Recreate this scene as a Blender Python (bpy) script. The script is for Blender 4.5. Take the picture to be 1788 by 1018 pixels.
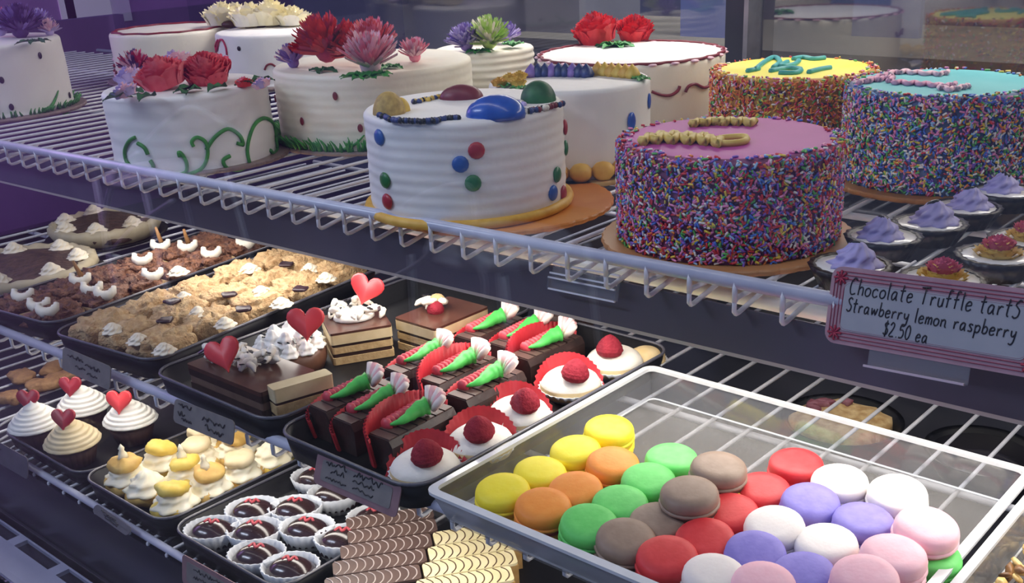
import bpy, bmesh, math, random
from mathutils import Vector, Matrix, Euler, noise
random.seed(7)
PI = math.pi
scene = bpy.context.scene
COL = scene.collection
for o in list(bpy.data.objects):
    bpy.data.objects.remove(o)

# ------------------------------------------------------------------ camera
W, H = 1788, 1018
FPX, CX, CY = 1867.5, 931.5, 682.3          # focal length and principal point in pixels
CAMZ = 1.30
def _axes(p, y, r):
    p, y, r = map(math.radians, (p, y, r))
    fwd = Vector((math.sin(y) * math.cos(p), math.cos(y) * math.cos(p), -math.sin(p)))
    right = Vector((math.cos(y), -math.sin(y), 0))
    down = fwd.cross(right)
    c, s = math.cos(r), math.sin(r)
    return right * c - down * s, right * s + down * c, fwd
RT, DN, FW = _axes(24.37, -41.85, -2.68)
CAMLOC = Vector((0, 0, CAMZ))
cam_data = bpy.data.cameras.new('camera')
cam = bpy.data.objects.new('camera', cam_data)
COL.objects.link(cam)
cam_data.sensor_width = 36
cam_data.sensor_fit = 'HORIZONTAL'
cam_data.lens = FPX / W * 36
cam_data.shift_x = -(CX - W / 2) / W
cam_data.shift_y = (CY - H / 2) / W
cam_data.clip_start = 0.02
cam_data.clip_end = 50
mw = Matrix((( RT.x, -DN.x, -FW.x, 0), (RT.y, -DN.y, -FW.y, 0), (RT.z, -DN.z, -FW.z, CAMZ), (0, 0, 0, 1)))
cam.matrix_world = mw
scene.camera = cam

def ray(px, py):
    return RT * (px - CX) + DN * (py - CY) + FW * FPX
def at(px, py, z):                       # pixel -> point on the horizontal plane z
    d = ray(px, py)
    return CAMLOC + d * ((z - CAMZ) / d.z)
def atY(px, py, y):                      # pixel -> point on the upright plane y
    d = ray(px, py)
    return CAMLOC + d * (y / d.y)
def dep(p):
    return (Vector(p) - CAMLOC).dot(FW)
def cylhit(px, py, c, r):                # pixel -> point on the near side of an upright cylinder
    d = ray(px, py)
    a = d.x * d.x + d.y * d.y
    b = -2 * (d.x * c[0] + d.y * c[1])
    k = c[0] ** 2 + c[1] ** 2 - r * r
    q = max(0.0, b * b - 4 * a * k)
    t = (-b - math.sqrt(q)) / (2 * a)
    p = CAMLOC + d * t
    n = Vector((p.x - c[0], p.y - c[1], 0)).normalized()
    return Vector((c[0] + n.x * r, c[1] + n.y * r, p.z)), n

# ------------------------------------------------------------------ world, lights, exposure
def lin(h):
    h = h.lstrip('#')
    o = []
    for i in (0, 2, 4):
        v = int(h[i:i + 2], 16) / 255
        o.append(v / 12.92 if v <= 0.04045 else ((v + 0.055) / 1.055) ** 2.4)
    return tuple(o) + (1.0,)

world = bpy.data.worlds.new('world')
scene.world = world
world.use_nodes = True
bg = world.node_tree.nodes['Background']
bg.inputs[0].default_value = (0.30, 0.44, 0.85, 1)
bg.inputs[1].default_value = 0.33

scene.view_settings.view_transform = 'Standard'
scene.view_settings.look = 'None'
scene.view_settings.gamma = 1
scene.view_settings.exposure = 0.15
scene.view_settings.use_curve_mapping = False

def area(name, loc, rot, sx, sy, power, col):
    l = bpy.data.lights.new(name, 'AREA')
    l.shape = 'RECTANGLE'; l.size = sx; l.size_y = sy
    l.energy = power; l.color = col
    o = bpy.data.objects.new(name, l)
    o.location = loc; o.rotation_euler = rot
    COL.objects.link(o)
    return o
# fluorescent tubes of the display case: above the cakes, under the cake shelf, under the middle shelf
area('canopy_tube_light', (-0.75, 1.48, 1.40), (math.radians(-14), 0, 0), 2.6, 0.06, 8, (1.0, 0.93, 0.80))
area('shelf_tube_light', (-0.60, 0.812, 0.957), (math.radians(-8), 0, math.radians(1.1)), 1.9, 0.07, 5.0, (1.0, 0.94, 0.84))
area('header_fill_light', (-0.75, 0.60, 1.72), (math.radians(4), 0, 0), 2.6, 0.06, 3.6, (1.0, 0.97, 0.93))  # unseen fill added above the case front to brighten the front rows
area('lower_tube_light', (-0.72, 0.66, 0.775), (math.radians(-20), 0, 0), 2.0, 0.04, 3.2, (1.0, 0.93, 0.82))
# added purple lamp that tints the far left of the case
area('purple_tint_light', (-2.72, 0.62, 1.52), (0, math.radians(-62), 0), 0.5, 0.7, 2.8, (0.60, 0.38, 0.90))
# added purple lamp on the left wall, giving the glass its purple veil
area('purple_wall_fill', (-4.0, -0.3, 2.3), (0, math.radians(55), 0), 2.2, 0.3, 60, (0.60, 0.32, 0.85))
# lamp added out of view to light the chairs for their reflection
area('chair_fill_light', (-1.9, -0.9, 2.4), (0, 0, 0), 1.6, 0.3, 30, (0.74, 0.85, 1.0))
# unseen lamp added to brighten the background behind the rear doors
area('back_shop_fill', (-0.9, 2.35, 2.5), (math.radians(10), 0, 0), 2.4, 0.4, 42, (0.85, 0.88, 1.0))

# ------------------------------------------------------------------ materials
MATS = {}
def mat(name, c1, c2=None, scale=60, rough=0.6, bump=0.0, bscale=200, metal=0.0, sss=0.0, coat=0.0, spec=0.5, wave=None, bdist=0.002):
    if name in MATS:
        return MATS[name]
    m = bpy.data.materials.new(name)
    m.use_nodes = True
    nt = m.node_tree
    b = nt.nodes['Principled BSDF']
    b.inputs['Base Color'].default_value = lin(c1)
    b.inputs['Roughness'].default_value = rough
    b.inputs['Metallic'].default_value = metal
    b.inputs['Specular IOR Level'].default_value = spec
    if coat:
        b.inputs['Coat Weight'].default_value = coat
        b.inputs['Coat Roughness'].default_value = 0.12
    if sss:
        b.inputs['Subsurface Weight'].default_value = sss
        b.inputs['Subsurface Radius'].default_value = (0.006, 0.004, 0.003)
        b.inputs['Subsurface Scale'].default_value = 1.0
    tc = nt.nodes.new('ShaderNodeTexCoord')
    if c2:
        n = nt.nodes.new('ShaderNodeTexNoise')
        n.inputs['Scale'].default_value = scale
        n.inputs['Detail'].default_value = 4
        nt.links.new(tc.outputs['Object'], n.inputs['Vector'])
        r = nt.nodes.new('ShaderNodeValToRGB')
        r.color_ramp.elements[0].position = 0.36
        r.color_ramp.elements[1].position = 0.66
        r.color_ramp.elements[0].color = lin(c1)
        r.color_ramp.elements[1].color = lin(c2)
        nt.links.new(n.outputs['Fac'], r.inputs['Fac'])
        nt.links.new(r.outputs['Color'], b.inputs['Base Color'])
    if bump:
        n = nt.nodes.new('ShaderNodeTexNoise')
        n.inputs['Scale'].default_value = bscale
        n.inputs['Detail'].default_value = 3
        nt.links.new(tc.outputs['Object'], n.inputs['Vector'])
        bn = nt.nodes.new('ShaderNodeBump')
        bn.inputs['Strength'].default_value = bump
        bn.inputs['Distance'].default_value = bdist
        nt.links.new(n.outputs['Fac'], bn.inputs['Height'])
        nt.links.new(bn.outputs['Normal'], b.inputs['Normal'])
    MATS[name] = m
    return m

def clear_mat(name, tint, diff_col, diff, gloss_rough=0.03, ior=1.45, boost=0.0):
    """thin clear sheet: lets light through, mirrors at the Fresnel rate, a little milky"""
    m = bpy.data.materials.new(name)
    m.use_nodes = True
    nt = m.node_tree
    nt.nodes.clear()
    out = nt.nodes.new('ShaderNodeOutputMaterial')
    tr = nt.nodes.new('ShaderNodeBsdfTransparent'); tr.inputs[0].default_value = tint
    df = nt.nodes.new('ShaderNodeBsdfDiffuse'); df.inputs[0].default_value = diff_col
    gl = nt.nodes.new('ShaderNodeBsdfGlossy'); gl.inputs[0].default_value = (1, 1, 1, 1); gl.inputs['Roughness'].default_value = gloss_rough
    m1 = nt.nodes.new('ShaderNodeMixShader'); m1.inputs[0].default_value = diff
    nt.links.new(tr.outputs[0], m1.inputs[1]); nt.links.new(df.outputs[0], m1.inputs[2])
    lw = nt.nodes.new('ShaderNodeLayerWeight'); lw.inputs[0].default_value = 0.5      # facing: same on both sides of the sheet
    pw = nt.nodes.new('ShaderNodeMath'); pw.operation = 'POWER'; pw.inputs[1].default_value = 5
    nt.links.new(lw.outputs['Facing'], pw.inputs[0])
    f0 = ((ior - 1) / (ior + 1)) ** 2 + boost
    ad = nt.nodes.new('ShaderNodeMath'); ad.operation = 'MULTIPLY_ADD'; ad.inputs[1].default_value = 1 - f0; ad.inputs[2].default_value = f0; ad.use_clamp = True
    nt.links.new(pw.outputs[0], ad.inputs[0])
    m2 = nt.nodes.new('ShaderNodeMixShader')
    nt.links.new(ad.outputs[0], m2.inputs[0]); nt.links.new(m1.outputs[0], m2.inputs[1]); nt.links.new(gl.outputs[0], m2.inputs[2])
    nt.links.new(m2.outputs[0], out.inputs[0])
    MATS[name] = m
    return m

# ------------------------------------------------------------------ mesh builder
class MB:
    def __init__(s):
        s.v = []; s.f = []; s.m = []; s.s = []
    def add(s, vs, fs, mi=0, smooth=True, T=None):
        o = len(s.v)
        for v in vs:
            v = Vector(v)
            s.v.append(T @ v if T is not None else v)
        for f in fs:
            s.f.append([i + o for i in f]); s.m.append(mi); s.s.append(smooth)
    def box(s, c, d, mi=0, T=None):
        x, y, z = c; a, b, e = d[0] / 2, d[1] / 2, d[2] / 2
        vs = [(x - a, y - b, z - e), (x + a, y - b, z - e), (x + a, y + b, z - e), (x - a, y + b, z - e),
              (x - a, y - b, z + e), (x + a, y - b, z + e), (x + a, y + b, z + e), (x - a, y + b, z + e)]
        s.add(vs, [(3, 2, 1, 0), (4, 5, 6, 7), (0, 1, 5, 4), (1, 2, 6, 5), (2, 3, 7, 6), (3, 0, 4, 7)], mi, False, T)
    def rings(s, rs, mi=0, smooth=True, cap0=True, cap1=True, T=None, closed=False, mis=None):
        n = len(rs[0]); vs = [p for r in rs for p in r]; fs = []; ml = []
        k = len(rs)
        for i in range(k if closed else k - 1):
            a = i * n; b = ((i + 1) % k) * n
            for j in range(n):
                j2 = (j + 1) % n
                fs.append((a + j, a + j2, b + j2, b + j)); ml.append(mis[i] if mis else mi)
        if not closed:
            if cap0: fs.append(tuple(range(n))[::-1]); ml.append(mis[0] if mis else mi)
            if cap1: fs.append(tuple((k - 1) * n + j for j in range(n))); ml.append(mis[-1] if mis else mi)
        o = len(s.v)
        for v in vs:
            v = Vector(v); s.v.append(T @ v if T is not None else v)
        for f, q in zip(fs, ml):
            s.f.append([i + o for i in f]); s.m.append(q); s.s.append(smooth)
    def lathe(s, prof, seg=24, mi=0, T=None, mod=None, smooth=True, mis=None, cap0=True, cap1=True):
        rs = []
        for i, (r, z) in enumerate(prof):
            ring = []
            for j in range(seg):
                t = 2 * PI * j / seg
                if mod:
                    rr, zz, tt = mod(t, i, r, z)
                else:
                    rr, zz, tt = r, z, t
                ring.append((rr * math.cos(tt), rr * math.sin(tt), zz))
            rs.append(ring)
        s.rings(rs, mi, smooth, cap0, cap1, T, mis=mis)
    def tube(s, pts, r, seg=6, mi=0, closed=False, T=None, rf=None):
        pts = [Vector(p) for p in pts]; n = len(pts); rs = []
        up = Vector((0, 0, 1)); last = None
        for i, p in enumerate(pts):
            if closed: d = pts[(i + 1) % n] - pts[i - 1]
            else: d = pts[min(i + 1, n - 1)] - pts[max(i - 1, 0)]
            if d.length < 1e-9: d = Vector((1, 0, 0))
            d.normalize()
            if last is None:
                u = up if abs(d.z) < 0.9 else Vector((1, 0, 0))
                a = d.cross(u).normalized()
            else:
                a = (last - d * last.dot(d))
                a = a.normalized() if a.length > 1e-6 else d.cross(up).normalized()
            last = a; b = d.cross(a)
            rr = r * (rf(i / max(1, n - 1)) if rf else 1)
            rs.append([p + (a * math.cos(2 * PI * j / seg) + b * math.sin(2 * PI * j / seg)) * rr for j in range(seg)])
        s.rings(rs, mi, True, True, True, T, closed)
    def ell(s, c, rx, ry, rz, seg=14, rn=8, mi=0, T=None, lo=-PI / 2):
        prof = []
        for i in range(rn + 1):
            a = lo + (PI / 2 - lo) * i / rn
            prof.append((max(math.cos(a), 1e-3), math.sin(a)))
        M = Matrix.Translation(c) @ Matrix.Diagonal((rx, ry, rz, 1))
        s.lathe(prof, seg, mi, (T @ M) if T is not None else M)
    def prism(s, poly, z0, z1, mi=0, T=None, smooth=False):
        s.rings([[(x, y, z0) for x, y in poly], [(x, y, z1) for x, y in poly]], mi, smooth, True, True, T)
    def data(s, name, mats):
        me = bpy.data.meshes.new(name)
        me.from_pydata([tuple(v) for v in s.v], [], s.f)
        for m in mats: me.materials.append(m)
        me.polygons.foreach_set('material_index', s.m)
        me.polygons.foreach_set('use_smooth', s.s)
        me.update()
        return me

def link(name, data, parent=None, loc=None, rot=None, scale=None, T=None):
    o = bpy.data.objects.new(name, data)
    COL.objects.link(o)
    if parent is not None: o.parent = parent
    if T is not None: o.matrix_basis = T
    if loc is not None: o.location = loc
    if rot is not None: o.rotation_euler = rot
    if scale is not None: o.scale = (scale,) * 3 if not hasattr(scale, '__len__') else scale
    return o
def ob(name, mb, mats, parent=None, **k):
    if not isinstance(mats, (list, tuple)): mats = [mats]
    return link(name, mb.data(name, mats), parent, **k)
def tag(o, label=None, cat=None, group=None, kind=None):
    if label: o['label'] = label
    if cat: o['category'] = cat
    if group: o['group'] = group
    if kind: o['kind'] = kind
    return o
def thing(name, label, cat, loc=(0, 0, 0), rz=0, group=None, rot=None):
    o = link(name, None, loc=loc, rot=rot or (0, 0, rz))
    o.empty_display_size = 0.02
    return tag(o, label, cat, group)
def copy_tree(o, parent=None):
    c = o.copy(); COL.objects.link(c); c.parent = parent
    for ch in [x for x in o.children]:
        copy_tree(ch, c)
    return c
def rrect(x0, x1, y0, y1, r, n=5):
    p = []
    for cx, cy, a in ((x1 - r, y1 - r, 0), (x0 + r, y1 - r, 90), (x0 + r, y0 + r, 180), (x1 - r, y0 + r, 270)):
        for i in range(n + 1):
            t = math.radians(a + 90 * i / n)
            p.append((cx + r * math.cos(t), cy + r * math.sin(t)))
    return p
def TR(loc, rot=(0, 0, 0), sc=1.0):
    S = Matrix.Diagonal((sc, sc, sc, 1)) if not hasattr(sc, '__len__') else Matrix.Diagonal((*sc, 1))
    return Matrix.Translation(loc) @ Euler(rot).to_matrix().to_4x4() @ S
ORD = ['first', 'second', 'third', 'fourth', 'fifth', 'sixth', 'seventh', 'eighth']
# ------------------------------------------------------------------ setting
ZA, ZB, ZC = 1.0, 0.8, 0.6                    # top of the three wire shelves
LIPA = 0.012                                   # the rail of the cake shelf stands a little above its wires
def railA(x): return 0.96 * (0.712 + (x + 1.718) * 0.043)
def railB(x): return 0.550 + (x + 1.473) * 0.034
def railC(x): return 0.533

def struct(name, mb, m, **k):
    return tag(ob(name, mb, m, **k), kind='structure')
def boxobj(name, lo, hi, m, parent=None):
    b = MB(); b.box([(a + c) / 2 for a, c in zip(lo, hi)], [c - a for a, c in zip(lo, hi)])
    return ob(name, b, m, parent)

m_floor = mat('shop_floor', '#3b3836', '#4a4642', 8, 0.5)
m_slate = mat('slate_wall', '#5b566c', '#665f78', 5, 0.8)
m_purple = mat('purple_wall', '#553a68', '#5d4072', 6, 0.7)
m_purple2 = mat('mauve_wall', '#8a6694', '#94709e', 6, 0.7)
m_dark = mat('dark_metal', '#23232d', '#2b2b36', 12, 0.35, spec=0.5)
m_deck = mat('black_deck', '#111116', '#1a1a20', 20, 0.4)
m_alu = mat('aluminium', '#9a9aa2', '#84848c', 30, 0.35, metal=0.7)
m_case = mat('case_liner', '#2f2e3a', '#383645', 10, 0.5)

def slab(name, lo, hi, m):
    b = MB(); b.box([(a + c) / 2 for a, c in zip(lo, hi)], [c - a for a, c in zip(lo, hi)])
    return struct(name, b, m)
slab('floor', (-6, -3, -0.05), (3, 4.2, 0.0), m_floor)
slab('wall_back', (-6, 3.2, 0.0), (3, 3.3, 2.6), m_slate)
slab('wall_left', (-5.2, -3.0, 0.0), (-5.1, 3.2, 2.6), m_purple2)
# the display case shell
slab('wall_end_left', (-3.02, 0.42, 0.0), (-2.98, 1.66, 1.07), m_purple)
slab('wall_end_right', (0.66, 0.42, 0.0), (0.70, 1.66, 1.72), m_case)
slab('wall_base', (-2.98, 0.50, 0.0), (0.66, 1.64, 0.50), m_case)
slab('ceiling', (-3.0, 0.62, 1.70), (0.70, 1.66, 1.74), mat('canopy_white', '#d8d4cc', None, rough=0.7))

# rear sliding doors of the case
m_rear = clear_mat('rear_door_glass', (0.55, 0.55, 0.60, 1), (0.2, 0.2, 0.22, 1), 0.05, 0.04, 1.5, 0.10)
m_rearl = clear_mat('rear_door_glass_clear', (0.80, 0.80, 0.86, 1), (0.2, 0.2, 0.22, 1), 0.04, 0.04, 1.5, 0.01)
m_front = clear_mat('front_glass', (0.97, 0.97, 0.985, 1), (0.5, 0.5, 0.6, 1), 0.0, 0.0, 1.45, 0.0)
for n, (x0, x1) in enumerate(((-2.96, -0.966), (-0.915, 0.64))):
    b = MB(); b.box(((x0 + x1) / 2, 1.62 + 0.0 * n, 1.09), (x1 - x0, 0.006, 1.18))
    d = struct('door_%d' % (n + 1), b, (m_rearl, m_rear)[n])
    for nm, lo, hi in (('bottom_rail', (x0, 1.60, 0.50), (x1, 1.64, 0.53)), ('top_rail', (x0, 1.60, 1.66), (x1, 1.64, 1.70))):
        boxobj(nm, lo, hi, m_dark, d)
b = MB(); b.box((-0.946, 1.605, 1.10), (0.036, 0.04, 1.20)); b.box((-0.9205, 1.600, 1.10), (0.008, 0.05, 1.20), 1)
struct('trim_1', b, [m_dark, m_alu])
# front glass
b = MB(); b.box((-1.15, 0.43, 1.10), (3.7, 0.006, 1.20))
struct('window_1', b, m_front)
# sloping dark sill between the lowest shelf and the air grille
b = MB()
b.add([(-2.9, 0.526, 0.592), (0.6, 0.526, 0.592), (0.6, 0.512, 0.505), (-2.9, 0.512, 0.505),
       (-2.9, 0.534, 0.592), (0.6, 0.534, 0.592), (0.6, 0.520, 0.505), (-2.9, 0.520, 0.505)],
      [(0, 1, 2, 3), (7, 6, 5, 4), (0, 4, 5, 1), (2, 6, 7, 3), (1, 5, 6, 2), (3, 7, 4, 0)], 0, False)
struct('trim_2', b, mat('sill_metal', '#2c2b38', '#343344', 9, 0.22, metal=0.6))
# black drip pan under the lowest shelf
slab('trim_3', (-2.9, 0.55, 0.560), (0.62, 1.60, 0.570), m_deck)

# ---- things behind the rear doors
m_olive = mat('olive_grey_board', '#98948c', '#a39e95', 4, 0.8)
m_blue = mat('pale_blue_board', '#7f8fc4', '#8e9bd0', 3, 0.7)
m_bluegrey = mat('blue_grey_board', '#7d83a8', '#888eb4', 4, 0.7)
m_brown = mat('brown_counter', '#7a6a5a', '#8a7864', 7, 0.6)
m_tan = mat('tan_edge', '#9b9270', '#a89c78', 8, 0.6)
def back_box(name, label, cat, pxs, y, thick, m, z0=None):
    p = atY(pxs[0], pxs[1], y); q = atY(pxs[2], pxs[3], y)
    zt, zb = max(p.z, q.z), min(p.z, q.z)
    if z0 is not None: zb = z0
    o = boxobj(name, (min(p.x, q.x), y, zb), (max(p.x, q.x), y + thick, zt), m)
    return tag(o, label, cat)
counter = thing('back_counter', 'long dark brown service counter behind the rear glass doors', 'counter', (0, 0, 0))
boxobj('body', (-2.2, 2.45, 0.0), (1.6, 3.0, 0.93), m_brown, counter)
boxobj('worktop', (-2.25, 2.42, 0.93), (1.65, 3.05, 0.955), m_tan, counter)
def on_counter(name, label, cat, x0, x1, y, d, h, m):
    x0, x1 = atY(x0, 40, y).x, atY(x1, 40, y).x
    return tag(boxobj(name, (x0, y, 0.955), (x1, y + d, 0.955 + h), m), label, cat)
on_counter('storage_box', 'olive grey storage box on the back counter behind red rose cake', 'box', 918, 1012, 2.55, 0.3, 0.155, m_olive)
on_counter('blue_panel', 'tall pale blue panel behind rear glass beside the dark post', 'panel', 1188, 1277, 2.60, 0.03, 0.42, m_blue)
on_counter('paper_sheet', 'blue grey sheet standing behind the yellow sprinkle cake', 'panel', 1488, 1606, 2.75, 0.02, 0.16, m_bluegrey)
boxobj_l = thing('wall_cabinet', 'grey cupboard far behind the white cakes on the left', 'cabinet', (0, 0, 0))
boxobj('body', (-2.95, 2.7, 0.0), (-2.35, 3.15, 1.06), m_olive, boxobj_l)
boxobj('top', (-2.98, 2.67, 1.06), (-2.32, 3.18, 1.085), mat('slate_top', '#4a4754', None), boxobj_l)
# two white plates on the mauve wall in place of light reflections
for px, nm, lab, w, h in ((168, 'reflection_card', 'white card standing in for a light reflection at top left', 0.16, 0.07), (123, 'reflection_plate', 'narrow white plate standing in for a light reflection', 0.02, 0.06)):
    p = at(px, 15, 1.0); d = ray(px, 15); p = CAMLOC + d * (-5.09 / d.x)
    o = boxobj(nm, (-5.10, p.y - w / 2 * 2.2, p.z - h), (-5.09, p.y + w / 2 * 2.2, p.z + h), mat('white_card', '#f2efe8', None, rough=0.6))
    tag(o, lab, 'card' if w > .1 else 'switch')

# ------------------------------------------------------------------ wire shelves
m_wire = mat('white_coated_wire', '#dcdde4', '#cfd1da', 40, 0.28, spec=0.6)
m_rail = mat('white_coated_rail', '#b9bdd2', '#c9ccde', 30, 0.25, spec=0.6)
def wire_data(name, yb, drop=0.017, back=0.060, r=0.0023, lip=0.0):
    b = MB()
    if lip: b.tube([(0, -0.004, lip), (0, -0.004, -r - .003)], r, 6)
    pts = [(0, yb, -r), (0, 0.0, -r), (0, -0.004, -r - 0.003), (0, -0.004, -r - drop), (0, -0.001, -r - drop - 0.003), (0, 0.004, -r - drop - 0.003), (0, back, -r - .004), (0, back + .006, -r)]
    b.tube(pts, r, 6)
    return b.data(name, [m_wire])
def wire_shelf(name, label, rail, z, yb, x0, x1, pitch, off, rr=0.0062, lip=0.0):
    t = thing(name, label, 'shelf', (0, 0, 0))
    b = MB(); b.tube([(x0, rail(x0), z + lip - rr * .1), (x1, rail(x1), z + lip - rr * .1)], rr, 12)
    ob('front_rail', b, m_rail, t)
    for k, yy in enumerate((0.30, 0.62)):
        if rail(0) + yy < yb:
            b = MB(); b.tube([(x0, rail(x0) + yy, z - 0.0085), (x1, rail(x1) + yy, z - 0.0085)], 0.0038, 8)
            ob('cross_rail', b, m_wire, t)
    b = MB(); b.tube([(x0, yb, z - 0.0085), (x1, yb, z - 0.0085)], 0.0045, 8)
    ob('back_rail', b, m_wire, t)
    wd = wire_data(name + '_wire', yb - rail((x0 + x1) / 2), 0.011 if lip else 0.014, lip=lip)
    x = x0 + off
    while x < x1:
        link('wire', wd, t, loc=(x, rail(x), z))
        x += pitch
    return t
shelfA = wire_shelf('wire_shelf', 'top white wire shelf with hooked front edge holding the cakes', railA, ZA, 1.52, -2.9, 0.55, 0.0430, 0.02, lip=LIPA)
shelfB = wire_shelf('wire_shelf', 'middle white wire shelf holding the macaron tray', railB, ZB, 1.50, -1.98, 0.55, 0.0430, (1.98 - .622) % 0.043)
shelfC = wire_shelf('wire_shelf', 'lowest white wire shelf holding the cupcakes and cream puffs', railC, ZC, 1.00, -1.98, 0.55, 0.0430, 0.03, 0.005)

# light shield hanging under the front of the top shelf
sh = thing('light_shield', 'long dark grey light shield hanging under the cake shelf', 'light fixture', (0, 0, 0))
b = MB()
xl, xr = -2.75, 0.5
def shz(x): return 0.923 + (x + 1.658) * 0.0150
def shy(x): return 0.750
def plate(b, za, zb_, t, y0=0.0):
    vs = []
    for x in (xl, xr):
        for z in (za(x), zb_(x)):
            for dy in (0, t):
                vs.append((x, shy(x) + y0 + dy, z))
    b.add(vs, [(0, 4, 6, 2), (1, 3, 7, 5), (0, 1, 5, 4), (2, 6, 7, 3), (0, 2, 3, 1), (4, 5, 7, 6)], 0, False)
plate(b, shz, lambda x: 0.983, 0.003)
ob('face_plate', b, mat('shield_grey', '#4a4a58', '#545364', 6, 0.45, spec=0.4), sh)
b = MB(); plate(b, lambda x: shz(x) - 0.0035, shz, 0.012)
ob('edge_trim', b, mat('shield_trim', '#b3aba3', None, rough=0.4), sh)
b = MB(); b.tube([(-1.8, 0.788, 0.969), (0.35, 0.828, 0.969)], 0.008, 10)
ob('tube', b, mat('tube_glass', '#e9e9e2', None, rough=0.3), sh)

# air grille at the foot of the glass
gr = thing('air_grille', 'pale blue grey air grille with dark slots at lower left', 'grille', (0, 0, 0))
m_gr = mat('grille_metal', '#8d92ad', '#9ba0ba', 14, 0.45)
boxobj('back_bar', (-2.9, 0.497, 0.494), (0.6, 0.5105, 0.5), m_gr, gr)
boxobj('front_bar', (-2.9, 0.434, 0.494), (0.6, 0.478, 0.5), m_gr, gr)
x = -1.322
bd = MB(); bd.box((0, 0.4875, 0.497), (0.022, 0.019, 0.006)); bd = bd.data('cross_bar', [m_gr])
for k in range(-12, 14):
    link('cross_bar', bd, gr, loc=(-1.326 + k * 0.122, 0, 0))
boxobj('well', (-2.9, 0.44, 0.44), (0.6, 0.505, 0.446), m_deck, gr)
# ------------------------------------------------------------------ cakes on the top shelf
m_white = mat('white_buttercream', '#e9e6e2', '#f0eee9', 20, 0.55, 0.25, 90, sss=0.08)
m_ivory = mat('ivory_buttercream', '#e8e2cf', '#efe9d8', 20, 0.55, 0.25, 90, sss=0.08)
m_green = mat('green_icing', '#2f7d33', '#3f9a3c', 80, 0.5, sss=0.05)
m_dkgreen = mat('dark_green_icing', '#1d4f2c', '#2a6a38', 80, 0.5)
m_lime = mat('lime_icing', '#a9cf5b', '#c8df86', 90, 0.5)
m_black = mat('black_icing', '#17141c', None, rough=0.3)
m_gold = mat('gold_icing', '#d7a23c', '#e6bb55', 60, 0.5)
m_orange = mat('orange_board', '#c9772e', '#d98f45', 14, 0.4)
m_goldboard = mat('gold_board', '#b7955a', '#c9a86c', 18, 0.38)
m_greyboard = mat('lace_board', '#7d6c68', '#8f7d74', 18, 0.5)
m_red = mat('red_icing', '#d61f28', '#e63a3c', 60, 0.45, sss=0.05)
m_dkred = mat('dark_red_icing', '#6f1b26', '#84232e', 60, 0.45)
m_coral = mat('coral_icing', '#dd434f', '#e86068', 70, 0.45, sss=0.05)
m_carn = mat('carnation_icing', '#f0626c', '#f88f92', 70, .45, sss=.05)
m_pinkf = mat('pink_icing', '#ef7f98', '#f79fb0', 70, 0.5, sss=0.05)
m_palepink = mat('pale_pink_icing', '#efbccb', '#f3cfd8', 70, 0.5, sss=0.05)
m_magenta = mat('magenta_icing', '#b81f4e', '#d03060', 70, 0.45)
m_violet = mat('violet_icing', '#7a5fae', '#9a80c6', 80, 0.5)
m_plum = mat('plum_icing', '#4a2f6c', '#5b3a80', 80, 0.5)
m_lilac = mat('lilac_icing', '#b9a9dc', '#cbbfe8', 80, 0.5)
m_blueic = mat('blue_icing', '#1f4fae', '#2a60c4', 60, 0.28, coat=0.3)
m_navy = mat('navy_icing', '#26345f', '#3b4a86', 80, 0.4)
m_yellow = mat('yellow_icing', '#d8b13c', '#e7c65c', 80, 0.5)
m_cream = mat('cream_rose_icing', '#efe3b4', '#f5ecca', 50, 0.5, sss=0.05)
m_choc = mat('chocolate', '#3a211a', '#4a2b20', 60, 0.4)

def board(name, label, c, r, m, n=40):
    b = MB()
    def mod(t, i, rr, z):
        return rr * (1 + 0.014 * abs(math.sin(n / 2 * t))), z, t
    b.lathe([(r, 0.0), (r * 1.01, 0.002), (r * 1.01, 0.004), (r, 0.0055)], n * 4, 0, mod=mod, smooth=False)
    return tag(ob(name, b, m, loc=(c[0], c[1], ZA)), label, 'cake board')

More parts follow.
